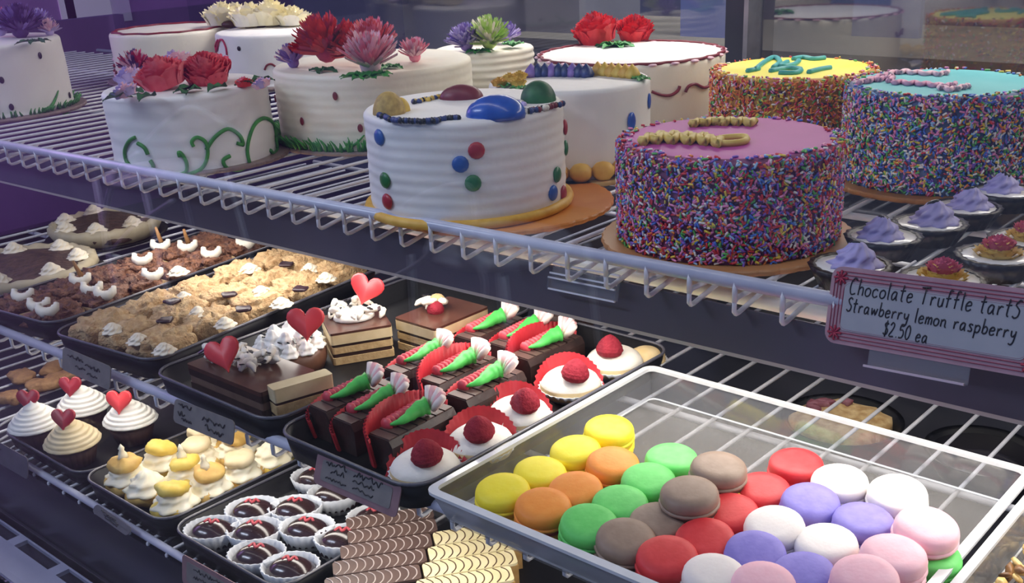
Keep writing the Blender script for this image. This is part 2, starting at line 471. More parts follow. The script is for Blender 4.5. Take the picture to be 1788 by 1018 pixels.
class Cake:
    def __init__(s, name, label, c, r, h, m, ridges=0, rb=None, boardm=None, boardl=None, mt=None, lip=0.006, ridge_amp=0.0016, bo=(0, 0)):
        s.c = Vector((c[0], c[1], 0)); s.r = r; s.h = h; s.z0 = ZA + 0.0056; s.zt = s.z0 + h
        board('cake_board', boardl, (c[0] + bo[0], c[1] + bo[1]), rb or r * 1.13, boardm or m_goldboard)
        s.o = thing(name, label, 'cake', (c[0], c[1], s.z0))
        b = MB()
        prof = [(r - 0.001, 0)]
        N = 48 if ridges else 14
        for i in range(N + 1):
            z = (h - lip) * i / N
            a = ridge_amp * math.sin(2 * PI * ridges * i / N) if ridges else 0
            prof.append((r + a - 0.0012, z))
        for a in (30, 60, 90):
            prof.append((r - lip + lip * math.cos(math.radians(a)) - 0.0012, h - lip + lip * math.sin(math.radians(a))))
        ns = len(prof)
        prof += [(r * 0.7, h), (r * 0.35, h + 0.0004), (0.001, h)]
        ph = random.random() * 9
        def mod(t, i, rr, z):
            k = noise.noise(Vector((math.cos(t) * 1.6 + ph, math.sin(t) * 1.6, z * 18))) * 0.0012
            zz = z + (noise.noise(Vector((math.cos(t) * 2, math.sin(t) * 2 + ph, 3))) * 0.0016 if ridges and 0 < z < h - lip else 0)
            return rr + k, zz, t
        ms = [m] + ([mt] if mt else [])
        mis = [0] * (ns - 1) + [1 if mt else 0] * (len(prof) - ns)
        b.lathe(prof, 72, 0, mod=mod, mis=mis)
        s.body = ob('frosted_body', b, ms, s.o)
    def L(s, p):                                 # world -> local
        return Vector(p) - Vector((s.c.x, s.c.y, s.z0))
    def side(s, px, py, out=0.0):
        p, n = cylhit(px, py, s.c, s.r + out)
        return s.L(p), n
    def top(s, px, py, up=0.0):
        return s.L(at(px, py, s.zt + up))
    def dot(s, px, py, rad, m, name='icing_dot', fl=0.35, tall=1.0):
        p, n = s.side(px, py)
        b = MB(); b.ell((0, 0, 0), rad, rad * tall, rad * fl, 14, 6)
        q = n.to_track_quat('Z', 'Y').to_matrix().to_4x4()
        return ob(name, b, m, s.o, T=Matrix.Translation(p) @ q)
    def vine(s, pts, rad, m, name='piped_vine', taper=None, seg=6, sm=4):
        P = [s.side(x, y, 0.0005)[0] for x, y in smooth2(pts, sm)]
        b = MB(); b.tube(P, rad, seg, rf=taper)
        return ob(name, b, m, s.o)
    def topline(s, pts, rad, m, name='piped_line', up=0.001, sm=4, rope=0):
        P = [s.top(x, y, up) for x, y in smooth2(pts, sm)]
        b = MB(); b.tube(P, rad, 6)
        return ob(name, b, m, s.o)
    def base_border(s, m, rad, n, name='base_border', zf=0.8, fr=0.0):
        b = MB()
        for i in range(n):
            t = 2 * PI * i / n
            b.ell(((s.r + rad * .3) * math.cos(t), (s.r + rad * .3) * math.sin(t), rad * zf), rad * 1.25, rad * 1.25, rad, 8, 5)
        return ob(name, b, m, s.o)
    def base_grass(s, m, n, hgt, name='grass_border', a0=0, a1=2 * PI, seed=1):
        rnd = random.Random(seed); b = MB()
        for i in range(n):
            t = a0 + (a1 - a0) * rnd.random(); rr = s.r + 0.001 + rnd.random() * 0.006
            p = Vector((rr * math.cos(t), rr * math.sin(t), 0.001))
            d = Vector((math.cos(t) * .5 + rnd.uniform(-.6, .6) * -math.sin(t), math.sin(t) * .5 + rnd.uniform(-.6, .6) * math.cos(t), 1.0)).normalized()
            b.tube([p, p + d * hgt * .5, p + d * hgt * rnd.uniform(.7, 1.2) + Vector((math.cos(t), math.sin(t), 0)) * .003], 0.003, 4, rf=lambda u: 1 - .8 * u)
        return ob(name, b, m, s.o)

def smooth2(pts, k=4):
    if k <= 1 or len(pts) < 3: return list(pts)
    out = []
    n = len(pts)
    for i in range(n - 1):
        p0 = pts[max(i - 1, 0)]; p1 = pts[i]; p2 = pts[i + 1]; p3 = pts[min(i + 2, n - 1)]
        for j in range(k):
            t = j / k
            out.append(tuple(0.5 * ((2 * b) + (-a + c) * t + (2 * a - 5 * b + 4 * c - d) * t * t + (-a + 3 * b - 3 * c + d) * t ** 3)
                             for a, b, c, d in zip(p0, p1, p2, p3)))
    out.append(tuple(pts[-1]))
    return out

# ---- sugar flowers
def mum(name, parent, p, r, mats, rings=5, n=15, seed=1, tilt=(0, 0), cup=0.5, w=0.20):
    """chrysanthemum: rings of narrow cupped petals, the outer ones lying low"""
    rnd = random.Random(seed); b = MB()
    rings += 2; n = int(n * 1.35); r *= 1.08
    T0 = Matrix.Translation(p) @ Euler((tilt[0], tilt[1], 0)).to_matrix().to_4x4()
    b.ell((0, 0, r * .30), r * .34, r * .34, r * .34, 10, 6, 0, T0)
    for k in range(rings):
        u = k / max(1, rings - 1)
        el = math.radians(-4 + cup * 34 + (84 - cup * 20) * u)
        ln = r * (1.0 - 0.12 * u)
        cnt = max(5, int(n * (1 - 0.5 * u)))
        for j in range(cnt):
            az = 2 * PI * (j + .5 * (k % 2)) / cnt + rnd.uniform(-.12, .12)
            e2 = min(1.5, el + rnd.uniform(-.14, .14))
            d = Vector((math.cos(az) * math.cos(e2), math.sin(az) * math.cos(e2), math.sin(e2)))
            sd = Vector((-math.sin(az), math.cos(az), 0))
            base = Vector((0, 0, r * .22))
            l = ln * rnd.uniform(.85, 1.08); ww = r * w
            rows = []
            for q, wf in ((0.15, .5), (.5, 1.0), (.85, .95), (1.0, .45)):
                cpt = base + d * l * q + Vector((0, 0, 1)) * (r * .14 * q * q)
                rows.append([cpt - sd * ww * wf * .5 + Vector((0, 0, r * .05)), cpt - Vector((0, 0, r * .02)), cpt + sd * ww * wf * .5 + Vector((0, 0, r * .05))])
            vs = [v for rw in rows for v in rw]; fs = []
            for i in range(3):
                for g in range(2):
                    fs.append((i * 3 + g, i * 3 + g + 1, i * 3 + g + 4, i * 3 + g + 3))
            b.add(vs, fs, rnd.randrange(len(mats)), True, T0)
    LASTF[0] = ob(name, b, mats, parent)
    return LASTF[0]
LASTF = [None]                                   # the flower last made: its leaves hang on it
def ruffle(name, parent, p, r, mats, layers=6, seed=2, tilt=(0, 0), hf=0.95):
    """carnation or rose: nested wavy petal walls on a round heart"""
    rnd = random.Random(seed); b = MB()
    T0 = Matrix.Translation(p) @ Euler((tilt[0], tilt[1], 0)).to_matrix().to_4x4()
    b.ell((0, 0, r * .45), r * .6, r * .6, r * .5, 12, 7, 0, T0)
    for k in range(layers):
        u = k / (layers - 1)
        rb = r * (.75 - .60 * u); rt = r * (1.0 - .82 * u); zb_ = r * (.10 + .35 * u); zt = r * (hf * (.72 + .45 * u))
        np_ = max(3, int(8 - 4 * u)); a0 = rnd.random() * 6
        for j in range(np_):
            aw = 2 * PI / np_ * 1.25; ac = a0 + 2 * PI * j / np_
            rows = []
            S = 9
            for v in range(4):
                vv = v / 3; row = []
                for q in range(S):
                    t = (q / (S - 1) - .5); az = ac + aw * t
                    edge = 1 - (abs(t) * 2) ** 3 * .35 * vv
                    wob = (math.sin(q * 2.4 + j + k) * .05 + math.sin(q * 4.1 + k) * .03) * r * vv
                    rr = (rb + (rt - rb) * vv ** 1.4) * (1 + .04 * ((j % 2) - .5)) + wob
                    row.append((rr * math.cos(az), rr * math.sin(az), zb_ + (zt - zb_) * vv * edge + wob * .6))
                rows.append(row)
            vs = [x for rw in rows for x in rw]
            fs = [(i * S + q, i * S + q + 1, (i + 1) * S + q + 1, (i + 1) * S + q) for i in range(3) for q in range(S - 1)]
            b.add(vs, fs, rnd.randrange(len(mats)), True, T0)
    LASTF[0] = ob(name, b, mats, parent)
    return LASTF[0]
def leaf(name, parent, p, az, ln, wd, m, el=0.25):
    b = MB(); vs = []; fs = []
    d = Vector((math.cos(az) * math.cos(el), math.sin(az) * math.cos(el), math.sin(el))); sd = Vector((-math.sin(az), math.cos(az), 0))
    N = 6
    for i in range(N + 1):
        u = i / N; w = wd * math.sin(PI * min(1, u * .93 + .07)) ** .8 * .5
        c = Vector(p) + d * ln * u - Vector((0, 0, ln * .25 * u * u))
        wv = Vector((0, 0, .12 * wd * math.sin(i * 2.2)))
        vs += [c - sd * w + Vector((0, 0, w * .5)) + wv, c, c + sd * w + Vector((0, 0, w * .5)) - wv]
    for i in range(N):
        for g in range(2): fs.append((i * 3 + g, i * 3 + g + 1, i * 3 + g + 4, i * 3 + g + 3))
    b.add(vs, fs)
    return ob(name, b, m, parent)
def leaves(parent, p, n, ln, wd, m, seed=1, el=.2):
    rnd = random.Random(seed)
    for i in range(n):
        leaf('leaf', parent, p, 2 * PI * (i + rnd.random() * .5) / n, ln * rnd.uniform(.8, 1.15), wd, m, el)

# 1 leftmost cake
ck = Cake('white_cake', 'white cake with purple flowers and black dots at far left of top shelf', (-2.047, .86), .132, .118, m_white, 0, boardm=m_greyboard, boardl='lace edged board under the white cake with purple flowers')
mum('purple_flower', ck.o, ck.top(38, 66, 0.0), .042, [m_plum, m_plum, m_violet], 6, 18, 3)
mum('lilac_flower', ck.o, ck.top(2, 62, .004), .035, [m_lilac, m_palepink, m_coral], 5, 14, 4)
mum('lilac_flower', ck.o, ck.top(88, 62, 0), .022, [m_lilac, m_palepink], 4, 10, 5)
mum('lilac_flower', ck.o, ck.top(72, 48, 0), .026, [m_lilac, m_violet], 4, 10, 6)
leaves(LASTF[0], ck.top(62, 73, .001), 5, .032, .014, m_dkgreen, 4)
for x, y in ((70, 97), (20, 187), (122, 166), (3, 140), (-6, 190)): ck.dot(x, y, .0042, m_black, tall=1.4)
ck.vine([(55, 205), (75, 198), (90, 185), (98, 170), (102, 158)], .0045, m_green, 'green_leaf', lambda u: 1.1 - .9 * u)
ck.vine([(112, 198), (128, 190), (138, 178)], .004, m_green, 'green_leaf', lambda u: 1.1 - .9 * u)
ck.base_grass(m_green, 150, .012, seed=3)
# 2 trimmed cake at the back left
ck = Cake('white_cake', 'plain white cake with dark red wavy trim at the back left', (-2.105, 1.27), .122, .094, m_ivory, 0, boardm=m_greyboard, boardl='dark board under the red trimmed cake at back left')
b = MB(); N = 96
pts = [((ck.r - .012 + .004 * math.sin(12 * 2 * PI * i / N)) * Vector((math.cos(2 * PI * i / N), math.sin(2 * PI * i / N), 0))) + Vector((0, 0, ck.h + .001)) for i in range(N)]
b.tube(pts, .0028, 6, closed=True); ob('piped_trim', b, m_dkred, ck.o)
b = MB(); rnd = random.Random(4)
for i in range(170):
    t = 2 * PI * rnd.random(); z = .002 + rnd.random() * .036 * abs(math.sin(t * 9)) + .004
    b.ell((ck.r * math.cos(t), ck.r * math.sin(t), z), .004, .004, .004, 6, 4, rnd.randrange(2))
ob('lace_beads', b, [m_dkred, m_palepink], ck.o)
# 3 cake with cream roses
ck = Cake('white_cake', 'white cake topped with cream roses and chocolate at the back', (-1.847, 1.349), .121, .094, m_white, 0, boardm=m_greyboard, boardl='dark board under the cake topped with cream roses')
for i, (x, y, rr) in enumerate(((392, 34, .044), (440, 36, .044), (476, 34, .048), (514, 34, .036), (415, 26, .036))):
    ruffle('cream_rose', ck.o, ck.top(x, y + 12, 0.0), rr, [m_cream, m_cream, m_ivory], 5, 10 + i)
for x, y in ((425, 42), (455, 47), (500, 45), (400, 48)):
    b = MB(); b.ell((0, 0, .006), .02, .014, .008, 10, 5); ob('chocolate_piece', b, m_choc, ck.o, loc=ck.top(x, y))
ck.dot(417, 85, .0045, m_black); ck.dot(566, 92, .0035, m_dkred)
ck.vine([(462, 122), (466, 114), (474, 112), (482, 117)], .002, m_dkred, 'piped_curl')
ck.vine([(378, 90), (382, 72), (388, 70), (394, 82), (396, 96)], .002, m_magenta, 'piped_curl')
ck.vine([(372, 92), (375, 80), (380, 70)], .002, m_magenta, 'piped_curl')
# 4 carnation cake
ck = Cake('white_cake', 'white cake with coral carnations on top and green vines on its side', (-1.332, .812), .109, .095, m_white, 5, rb=.108, bo=(.01, .012), boardm=m_greyboard, boardl='brown board under the cake with green vines', ridge_amp=.00025)
ruffle('carnation', ck.o, ck.top(292, 155, 0), .034, [m_carn, m_carn, m_coral], 10, 3, (.25, -.1), 1.1)
ruffle('carnation', ck.o, ck.top(366, 146, 0), .034, [m_carn, m_carn, m_coral], 10, 5, (.25, .2), 1.1)
for i, (x, y, rr, ms) in enumerate(((222, 166, .017, [m_palepink, m_lilac]), (228, 140, .020, [m_lilac, m_palepink]), (312, 118, .026, [m_palepink, m_lilac]), (460, 150, .013, [m_palepink, m_lilac]))):
    ruffle('small_flower', ck.o, ck.top(x, y + 4, .002), rr, ms, 4, 20 + i, (.2, -.2))
mum('lace_flower', ck.o, ck.top(240, 132, .004), .026, [m_palepink, m_magenta, m_plum], 5, 14, 31)
ruffle('rose_bud', ck.o, ck.top(427, 152, 0), .012, [m_red, m_pinkf], 4, 22)
for x, y, az in ((250, 162, 3.6), (270, 168, 5.2), (330, 158, 5.6), (352, 156, 4.4), (395, 152, 5.0), (410, 150, .6), (436, 146, 1.4), (232, 170, 4.4)):
    leaf('leaf', LASTF[0], ck.top(x, y, .002), az, .038, .020, m_dkgreen, .25)
VN = [[(312, 305), (325, 300), (326, 285), (318, 270), (312, 266), (314, 274)],
      [(322, 306), (350, 296), (362, 275), (360, 250), (345, 240), (335, 247), (338, 256)],
      [(360, 262), (375, 240), (398, 225), (418, 236), (424, 252), (414, 250)],
      [(436, 285), (432, 262), (437, 235), (447, 215), (462, 206), (476, 214), (484, 235)],
      [(436, 288), (416, 297), (396, 293), (390, 280), (402, 272)],
      [(484, 240), (486, 258), (478, 268), (472, 262)],
      [(228, 290), (220, 280), (218, 262), (226, 246), (236, 240)], [(240, 250), (252, 258), (258, 270)], [(258, 300), (268, 292), (262, 280)]]
for v in VN: ck.vine(v, .0026, m_green)
for x, y in ((476, 172), (424, 250)): ck.dot(x, y, .0035, m_black, tall=1.4)
# 5 chrysanthemum cake
ck = Cake('white_cake', 'large ivory cake with red and pink chrysanthemums and green grass border', (-1.232, 1.06), .144, .100, m_ivory, 8, rb=.150, boardm=m_greyboard, boardl='board under the large cake with chrysanthemums', ridge_amp=.00025)
mum('red_chrysanthemum', ck.o, ck.top(578, 106, .008), .046, [m_magenta, m_red, m_red], 7, 20, 41, (.2, -.3))
mum('red_chrysanthemum', ck.o, ck.top(622, 104, .008), .036, [m_red, m_red, m_coral], 6, 18, 42, (.3, .0))
mum('pink_chrysanthemum', ck.o, ck.top(648, 130, .002), .040, [m_palepink, m_palepink, m_pinkf], 6, 18, 43, (.15, .2), .95, .17)
mum('coral_chrysanthemum', ck.o, ck.top(655, 100, .018), .036, [m_coral, m_pinkf], 6, 18, 44, (.2, .1), .7)
mum('pink_aster', ck.o, ck.top(725, 108, 0), .024, [m_pinkf, m_palepink], 5, 14, 45, (.1, .1), .9)
mum('lilac_aster', ck.o, ck.top(515, 118, 0), .024, [m_violet, m_palepink], 5, 14, 46, (.1, -.2), .8)
leaves(LASTF[0], ck.top(640, 138, .001), 12, .036, .015, m_green, 6, .35)
leaves(LASTF[0], ck.top(680, 118, .001), 5, .028, .012, m_green, 7)
leaves(LASTF[0], ck.top(560, 124, .001), 4, .028, .012, m_dkgreen, 8)
for x, y in ((585, 168), (527, 212), (629, 224), (476, 172)): ck.dot(x, y, .0038, m_dkred, tall=1.5)
ck.base_grass(m_green, 380, .018, seed=8)
ck.vine([(600, 262), (620, 252), (636, 236)], .003, m_green, 'green_stem', lambda u: 1 - .7 * u)
# 6 cake with lime and violet flowers
ck = Cake('ivory_cake', 'ridged ivory cake with lime and violet flowers at the back', (-1.27, 1.335), .083, .086, m_ivory, 7, boardm=m_greyboard, boardl='board under the ridged cake with lime flowers', rb=.09, ridge_amp=.0011)
mum('violet_flower', ck.o, ck.top(817, 88, .002), .031, [m_violet, m_lilac], 6, 16, 51, (.2, -.1), .5)
mum('lime_flower', ck.o, ck.top(856, 84, .004), .036, [m_lime, m_lime, m_ivory], 6, 16, 52, (.25, .1), .5)
mum('violet_flower', ck.o, ck.top(884, 74, .002), .024, [m_violet, m_lilac], 5, 14, 53, (.1, .2), .6)
mum('white_flower', ck.o, ck.top(848, 70, .006), .024, [m_ivory, m_lime], 5, 14, 54)
leaves(LASTF[0], ck.top(835, 90, .001), 6, .026, .011, m_green, 9)
leaves(LASTF[0], ck.top(895, 82, .002), 6, .026, .012, m_green, 10, .5)
# 7 red rose cake
ck = Cake('white_cake', 'tall white cake with two red roses and scalloped red rim', (-.957, 1.315), .138, .094, m_ivory, 0, boardm=m_greyboard, boardl='board under the white cake with two red roses', mt=m_white)
ruffle('red_rose', ck.o, ck.top(1045, 76, 0), .036, [m_red, m_red, m_coral], 8, 61, (.2, -.1), 1.15)
ruffle('red_rose', ck.o, ck.top(1107, 70, 0), .030, [m_red, m_red, m_coral], 8, 62, (.2, .2), 1.15)
leaves(LASTF[0], ck.top(1075, 80, .001), 8, .034, .016, m_green, 11)
b = MB(); N = 160
pts = [((ck.r - .008 + .005 * abs(math.sin(11 * PI * i / N * 2))) * Vector((math.cos(2 * PI * i / N), math.sin(2 * PI * i / N), 0))) + Vector((0, 0, ck.h + .0005)) for i in range(N)]
b.tube(pts, .0022, 6, closed=True); ob('scalloped_trim', b, m_dkred, ck.o)
b = MB()
for i in range(26):
    t = 2 * PI * i / 26
    b.ell(((ck.r - .004) * math.cos(t), (ck.r - .004) * math.sin(t), ck.h - .001), .007, .007, .0022, 8, 4)
ob('rim_shells', b, m_palepink, ck.o)
ck.vine([(1138, 160), (1155, 166), (1172, 166), (1184, 158), (1187, 150)], .0022, m_dkred, 'piped_curl')
ck.vine([(1197, 161), (1202, 151), (1214, 147), (1228, 153), (1238, 150), (1241, 142)], .0022, m_dkred, 'piped_curl')
# 8 cake with blue beads
ck = Cake('white_cake', 'smooth white cake with blue and yellow beaded top behind the balloon cake', (-.846, 1.036), .099, .102, m_white, 0, boardm=m_goldboard, boardl='gold board under the cake with blue beads')
fx = []
for i in range(9): fx.append((928 + i * 12, 129 + .10 * abs(i - 4) ** 2 + 1, m_navy if i % 3 else m_violet, .0085))
for i in range(6): fx.append((1044 + i * 12, 128 + i * 1.0, m_yellow if i % 2 else m_gold, .0085))
for x, y, mm, rr in fx:
    b = MB()
    b.lathe([(rr, 0), (rr * 1.1, rr * .5), (rr * .7, rr * 1.2), (.0005, rr * 1.9)], 12, mod=lambda t, i, r_, z: (r_ * (1 + .14 * math.cos(5 * t)), z, t + i * .3))
    ob('piped_shell', b, mm, ck.o, loc=ck.top(x, y + 3))
for x, y, mm in ((872, 146, m_gold), (890, 138, m_yellow), (905, 146, m_yellow), (908, 134, m_yellow)):
    ruffle('yellow_flower', ck.o, ck.top(x, y + 5), .010, [mm], 4, int(x))
for x, y in ((1112, 136), (908, 156), (880, 152), (1120, 140)):
    leaves(LASTF[0], ck.top(x, y), 4, .014, .010, m_green, int(x), .3)
ck.dot(1103, 212, .0072, m_blueic, 'icing_dot', .3, 1.5); ck.dot(1134, 176, .006, m_blueic, 'icing_dot', .3, 1.6)
ck.base_border(m_gold, .0115, 24, 'yellow_ball_border', .85)
# 9 balloon cake
ck = Cake('white_cake', 'white ridged cake with blue, red and green balloons at the front', (-.817, .822), .1070, .107, m_white, 9, rb=.122, bo=(.022, .026), boardm=m_orange, boardl='orange scalloped board under the balloon cake', ridge_amp=.00032)
def blob(ck, nm, px, py, rx, ry, rz, m, rz_=0):
    b = MB(); b.ell((0, 0, 0), rx, ry, rz, 20, 8, lo=-.15)
    return ob(nm, b, m, ck.o, loc=ck.top(px, py), rot=(0, 0, rz_))
blob(ck, 'blue_balloon', 866, 201, .030, .021, .020, m_blueic, .75)
blob(ck, 'green_balloon', 940, 176, .019, .019, .021, m_dkgreen)
blob(ck, 'red_balloon', 806, 172, .024, .015, .015, mat('maroon_icing', '#6d2331', '#7d2c38', 60, .4), .7)
blob(ck, 'yellow_balloon', 680, 198, .017, .017, .022, mat('speckled_yellow', '#a88a48', '#c9a95a', 150, .6, .5, 120))
blob(ck, 'yellow_balloon', 700, 194, .010, .010, .014, m_yellow)
def beads(ck, nm, pts, rr, mats, n, seed):
    rnd = random.Random(seed); P = smooth2(pts, 8); b = MB()
    for i in range(n):
        x, y = P[int(i * (len(P) - 1) / max(1, n - 1))]
        q = ck.top(x + rnd.uniform(-2, 2), y + rnd.uniform(-1, 1))
        b.ell((q.x, q.y, q.z + rr * .5), rr * rnd.uniform(.8, 1.2), rr, rr, 6, 4, rnd.randrange(len(mats)))
    return ob(nm, b, mats, ck.o)
beads(ck, 'bead_string', [(664, 203), (680, 210), (710, 214), (750, 214), (782, 210), (800, 208)], .0032, [m_black, m_navy], 44, 1)
beads(ck, 'bead_string', [(722, 181), (740, 178), (760, 173), (782, 168)], .0032, [m_black, m_navy, m_yellow], 22, 2)
beads(ck, 'bead_string', [(905, 199), (925, 196), (950, 191), (982, 184)], .0032, [m_black, m_navy, m_dkred, m_ivory], 40, 3)
beads(ck, 'bead_string', [(880, 182), (900, 180), (915, 184)], .003, [m_ivory, m_lilac, m_navy], 22, 4)
m_rdot = mat('red_dot', '#a3242f', '#b52e38', 40, .35); m_bdot = mat('blue_dot', '#2655a0', '#2f62b4', 40, .35); m_gdot = mat('green_dot', '#256b38', '#2f7d42', 40, .35)
for x, y, m in ((832, 263, m_rdot), (804, 287, m_bdot), (826, 320, m_gdot), (973, 305, m_gdot), (966, 337, m_bdot), (984, 337, m_rdot), (672, 315, m_gdot), (676, 352, m_rdot), (988, 222, m_rdot), (989, 258, m_gdot), (662, 240, m_bdot)):
    ck.dot(x, y, .0085, m)
b = MB(); N = 80
b.tube([((ck.r + .002) * math.cos(2 * PI * i / N), (ck.r + .002) * math.sin(2 * PI * i / N), .005) for i in range(N)], .0055, 8, closed=True)
ob('base_ring', b, m_gold, ck.o)
# 10-12 sprinkle cakes
SPR = {k: mat('sprinkle_' + k, c, None, rough=.35) for k, c in dict(red='#d63a45', pink='#ea8fba', blue='#4f7bd0', green='#63b85e', yellow='#efd250', orange='#e8873a', violet='#8a62c4', white='#f0ebe2', sky='#9cc6e8', dark='#4d2550').items()}
def sprinkles(ck, keys, n, seed, top_rim=.012):
    rnd = random.Random(seed); b = MB(); mats = [SPR[k] for k in keys]
    for i in range(n):
        t = rnd.random() * 2 * PI
        if math.cos(t - math.atan2(-ck.c.y, -ck.c.x)) < -.35 and rnd.random() < .75: continue
        z = rnd.uniform(.001, ck.h - .001)
        rr = ck.r + rnd.uniform(0, .0022)
        nrm = Vector((math.cos(t), math.sin(t), 0)); tan = Vector((-math.sin(t), math.cos(t), 0))
        a = rnd.random() * PI
        d = (tan * math.cos(a) + Vector((0, 0, 1)) * math.sin(a) + nrm * rnd.uniform(-.35, .35)).normalized()
        c = nrm * rr + Vector((0, 0, z))
        if rnd.random() < .025:
            c = nrm * (ck.r - rnd.random() * top_rim) + Vector((0, 0, ck.h + .001)); d = (tan * math.cos(a) + nrm * math.sin(a)).normalized()
        l = rnd.uniform(.0018, .0031); w = .00115
        u = d.cross(nrm if abs(d.dot(nrm)) < .9 else Vector((0, 0, 1))).normalized(); v = d.cross(u)
        vs = []
        for e, k in ((-1, .7), (-.75, 1), (.75, 1), (1, .7)):
            for q in range(4):
                g = q * PI / 2
                vs.append(c + d * l * e + (u * math.cos(g) + v * math.sin(g)) * w * k)
        fs = []
        for e in range(3):
            for q in range(4): fs.append((e * 4 + q, e * 4 + (q + 1) % 4, e * 4 + 4 + (q + 1) % 4, e * 4 + 4 + q))
        fs += [(3, 2, 1, 0), (12, 13, 14, 15)]
        b.add(vs, fs, rnd.randrange(len(mats)), True)
    return tag(ob('sprinkles', b, mats, ck.o), kind='stuff')
m_ptop = mat('magenta_pink_fondant', '#b5479a', '#c054a4', 12, .5)
m_pside = mat('rose_side', '#8a4a6e', '#99557a', 30, .6)
m_btop = mat('aqua_fondant', '#5fc0c4', '#74cdcf', 12, .5)
m_bside = mat('blue_side', '#5c6f98', '#6a7ba0', 30, .6)
m_ytop = mat('lemon_fondant', '#f0e552', '#f4ec74', 12, .5)
m_yside = mat('amber_side', '#b98a3e', '#c59a50', 30, .6)
m_rope = mat('gold_rope_icing', '#d2b552', '#e2c86a', 60, .45)
ck = Cake('sprinkle_cake', 'pink topped cake coated in rainbow sprinkles at the shelf front', (-.522, .872), .1030, .092, m_pside, 0, boardm=mat('copper_board', '#a87548', '#b98556', 14, .45), boardl='copper board under the pink sprinkle cake', rb=.118, mt=m_ptop)
sprinkles(ck, ['red', 'pink', 'red', 'green', 'violet', 'white', 'pink', 'yellow', 'sky', 'red', 'orange', 'pink', 'violet', 'blue', 'dark'], 9500, 1)
def rope(ck, pts, rad, m, name='piped_lettering', amp=2.5, step=7):
    P = smooth2(pts, 10); Q = []
    for i, (x, y) in enumerate(P):
        Q.append((x, y + amp * math.sin(i * 2 * PI / step)))
    return ck.topline(Q, rad, m, name, rad * .8, 1)
rope(ck, [(1120, 244), (1150, 241), (1190, 242), (1230, 244), (1258, 248)], .0042, m_rope, amp=5)
rope(ck, [(1140, 238), (1170, 236), (1205, 238), (1240, 240)], .0036, m_rope, amp=4)
ck.topline([(1256, 250), (1280, 250), (1302, 246), (1300, 239), (1270, 240), (1252, 243)], .0032, m_rope, 'piped_lettering', .003)
rope(ck, [(1208, 215), (1235, 213), (1262, 211)], .0042, m_rope, amp=2)
rope(ck, [(1262, 212), (1290, 212), (1318, 214)], .004, m_rope, amp=3)
ck = Cake('sprinkle_cake', 'yellow topped cake coated in orange toned sprinkles at the back', (-.672, 1.272), .102, .094, m_yside, 0, boardm=m_goldboard, boardl='gold board under the yellow sprinkle cake', rb=.106, mt=m_ytop)
sprinkles(ck, ['red', 'orange', 'orange', 'green', 'yellow', 'white', 'red', 'yellow', 'pink', 'orange', 'orange', 'dark'], 7000, 2)
m_teal = mat('teal_icing', '#3fa0a2', '#57b4b0', 60, .45)
for pts in ([(1318, 122), (1335, 108), (1352, 100), (1362, 108), (1350, 118)], [(1345, 124), (1375, 119), (1398, 121), (1390, 127), (1360, 127)], [(1385, 103), (1402, 100), (1420, 103), (1440, 101)], [(1412, 126), (1432, 121), (1450, 118)], [(1375, 108), (1362, 116), (1385, 113), (1395, 106)], [(1305, 124), (1325, 120)]):
    ck.topline(pts, .0034, m_teal, 'piped_lettering', .002)
ck = Cake('sprinkle_cake', 'aqua topped cake coated in blue toned sprinkles at the right', (-.450, 1.195), .1015, .101, m_bside, 0, boardm=mat('amber_board', '#a8702f', '#b88142', 14, .4), boardl='amber board under the aqua sprinkle cake', rb=.116, mt=m_btop)
sprinkles(ck, ['blue', 'pink', 'blue', 'green', 'violet', 'white', 'sky', 'yellow', 'green', 'red', 'orange', 'white', 'pink', 'dark'], 9500, 3)
m_pinkln = mat('pink_lettering', '#e09ab8', '#ecb6cc', 60, .45)
for k, pts in enumerate(([(1498, 144), (1520, 140), (1545, 137), (1560, 134), (1550, 142)], [(1548, 129), (1575, 125), (1605, 127), (1640, 129), (1655, 126)], [(1560, 143), (1590, 145), (1620, 147), (1650, 150), (1668, 147)], [(1640, 152), (1660, 156), (1680, 152), (1692, 150)], [(1510, 142), (1530, 135), (1548, 131)])):
    rope(ck, pts, .003, m_pinkln if k % 2 == 0 else m_palepink, amp=1.5)
# ------------------------------------------------------------------ truffle tarts on the top shelf
m_shell = mat('dark_tart_shell', '#1d1719', '#2a2020', 80, .4, .3, 150)
m_tartw = mat('white_truffle_filling', '#f0ede8', '#f5f3ee', 40, .25, coat=.5)
m_lav = mat('lavender_cream', '#a9a2d8', '#b9b2e2', 60, .5, sss=.08)
m_rosey = mat('yellow_cream', '#d3ae4e', '#deBD62', 60, .5, sss=.08)
m_rosep = mat('pink_cream', '#cf5f7c', '#d9748c', 60, .5, sss=.08)
def swirl_mb(r, h, lobes=7, twist=1.6, mi=0, rings=12, tip=.06, depth=.14, T=None, b=None):
    b = b or MB(); prof = []
    for i in range(rings + 1):
        u = i / rings
        rr = r * ((1 - u) ** .62 * (1 - tip) + tip * (1 - u)) * (1 + .10 * math.sin(u * PI * 5))
        prof.append((max(rr, .0004), h * u))
    b.lathe(prof, lobes * 4, mi, T, mod=lambda t, i, rr, z: (rr * (1 + depth * math.cos(lobes * t)), z, t + twist * i / rings))
    return b
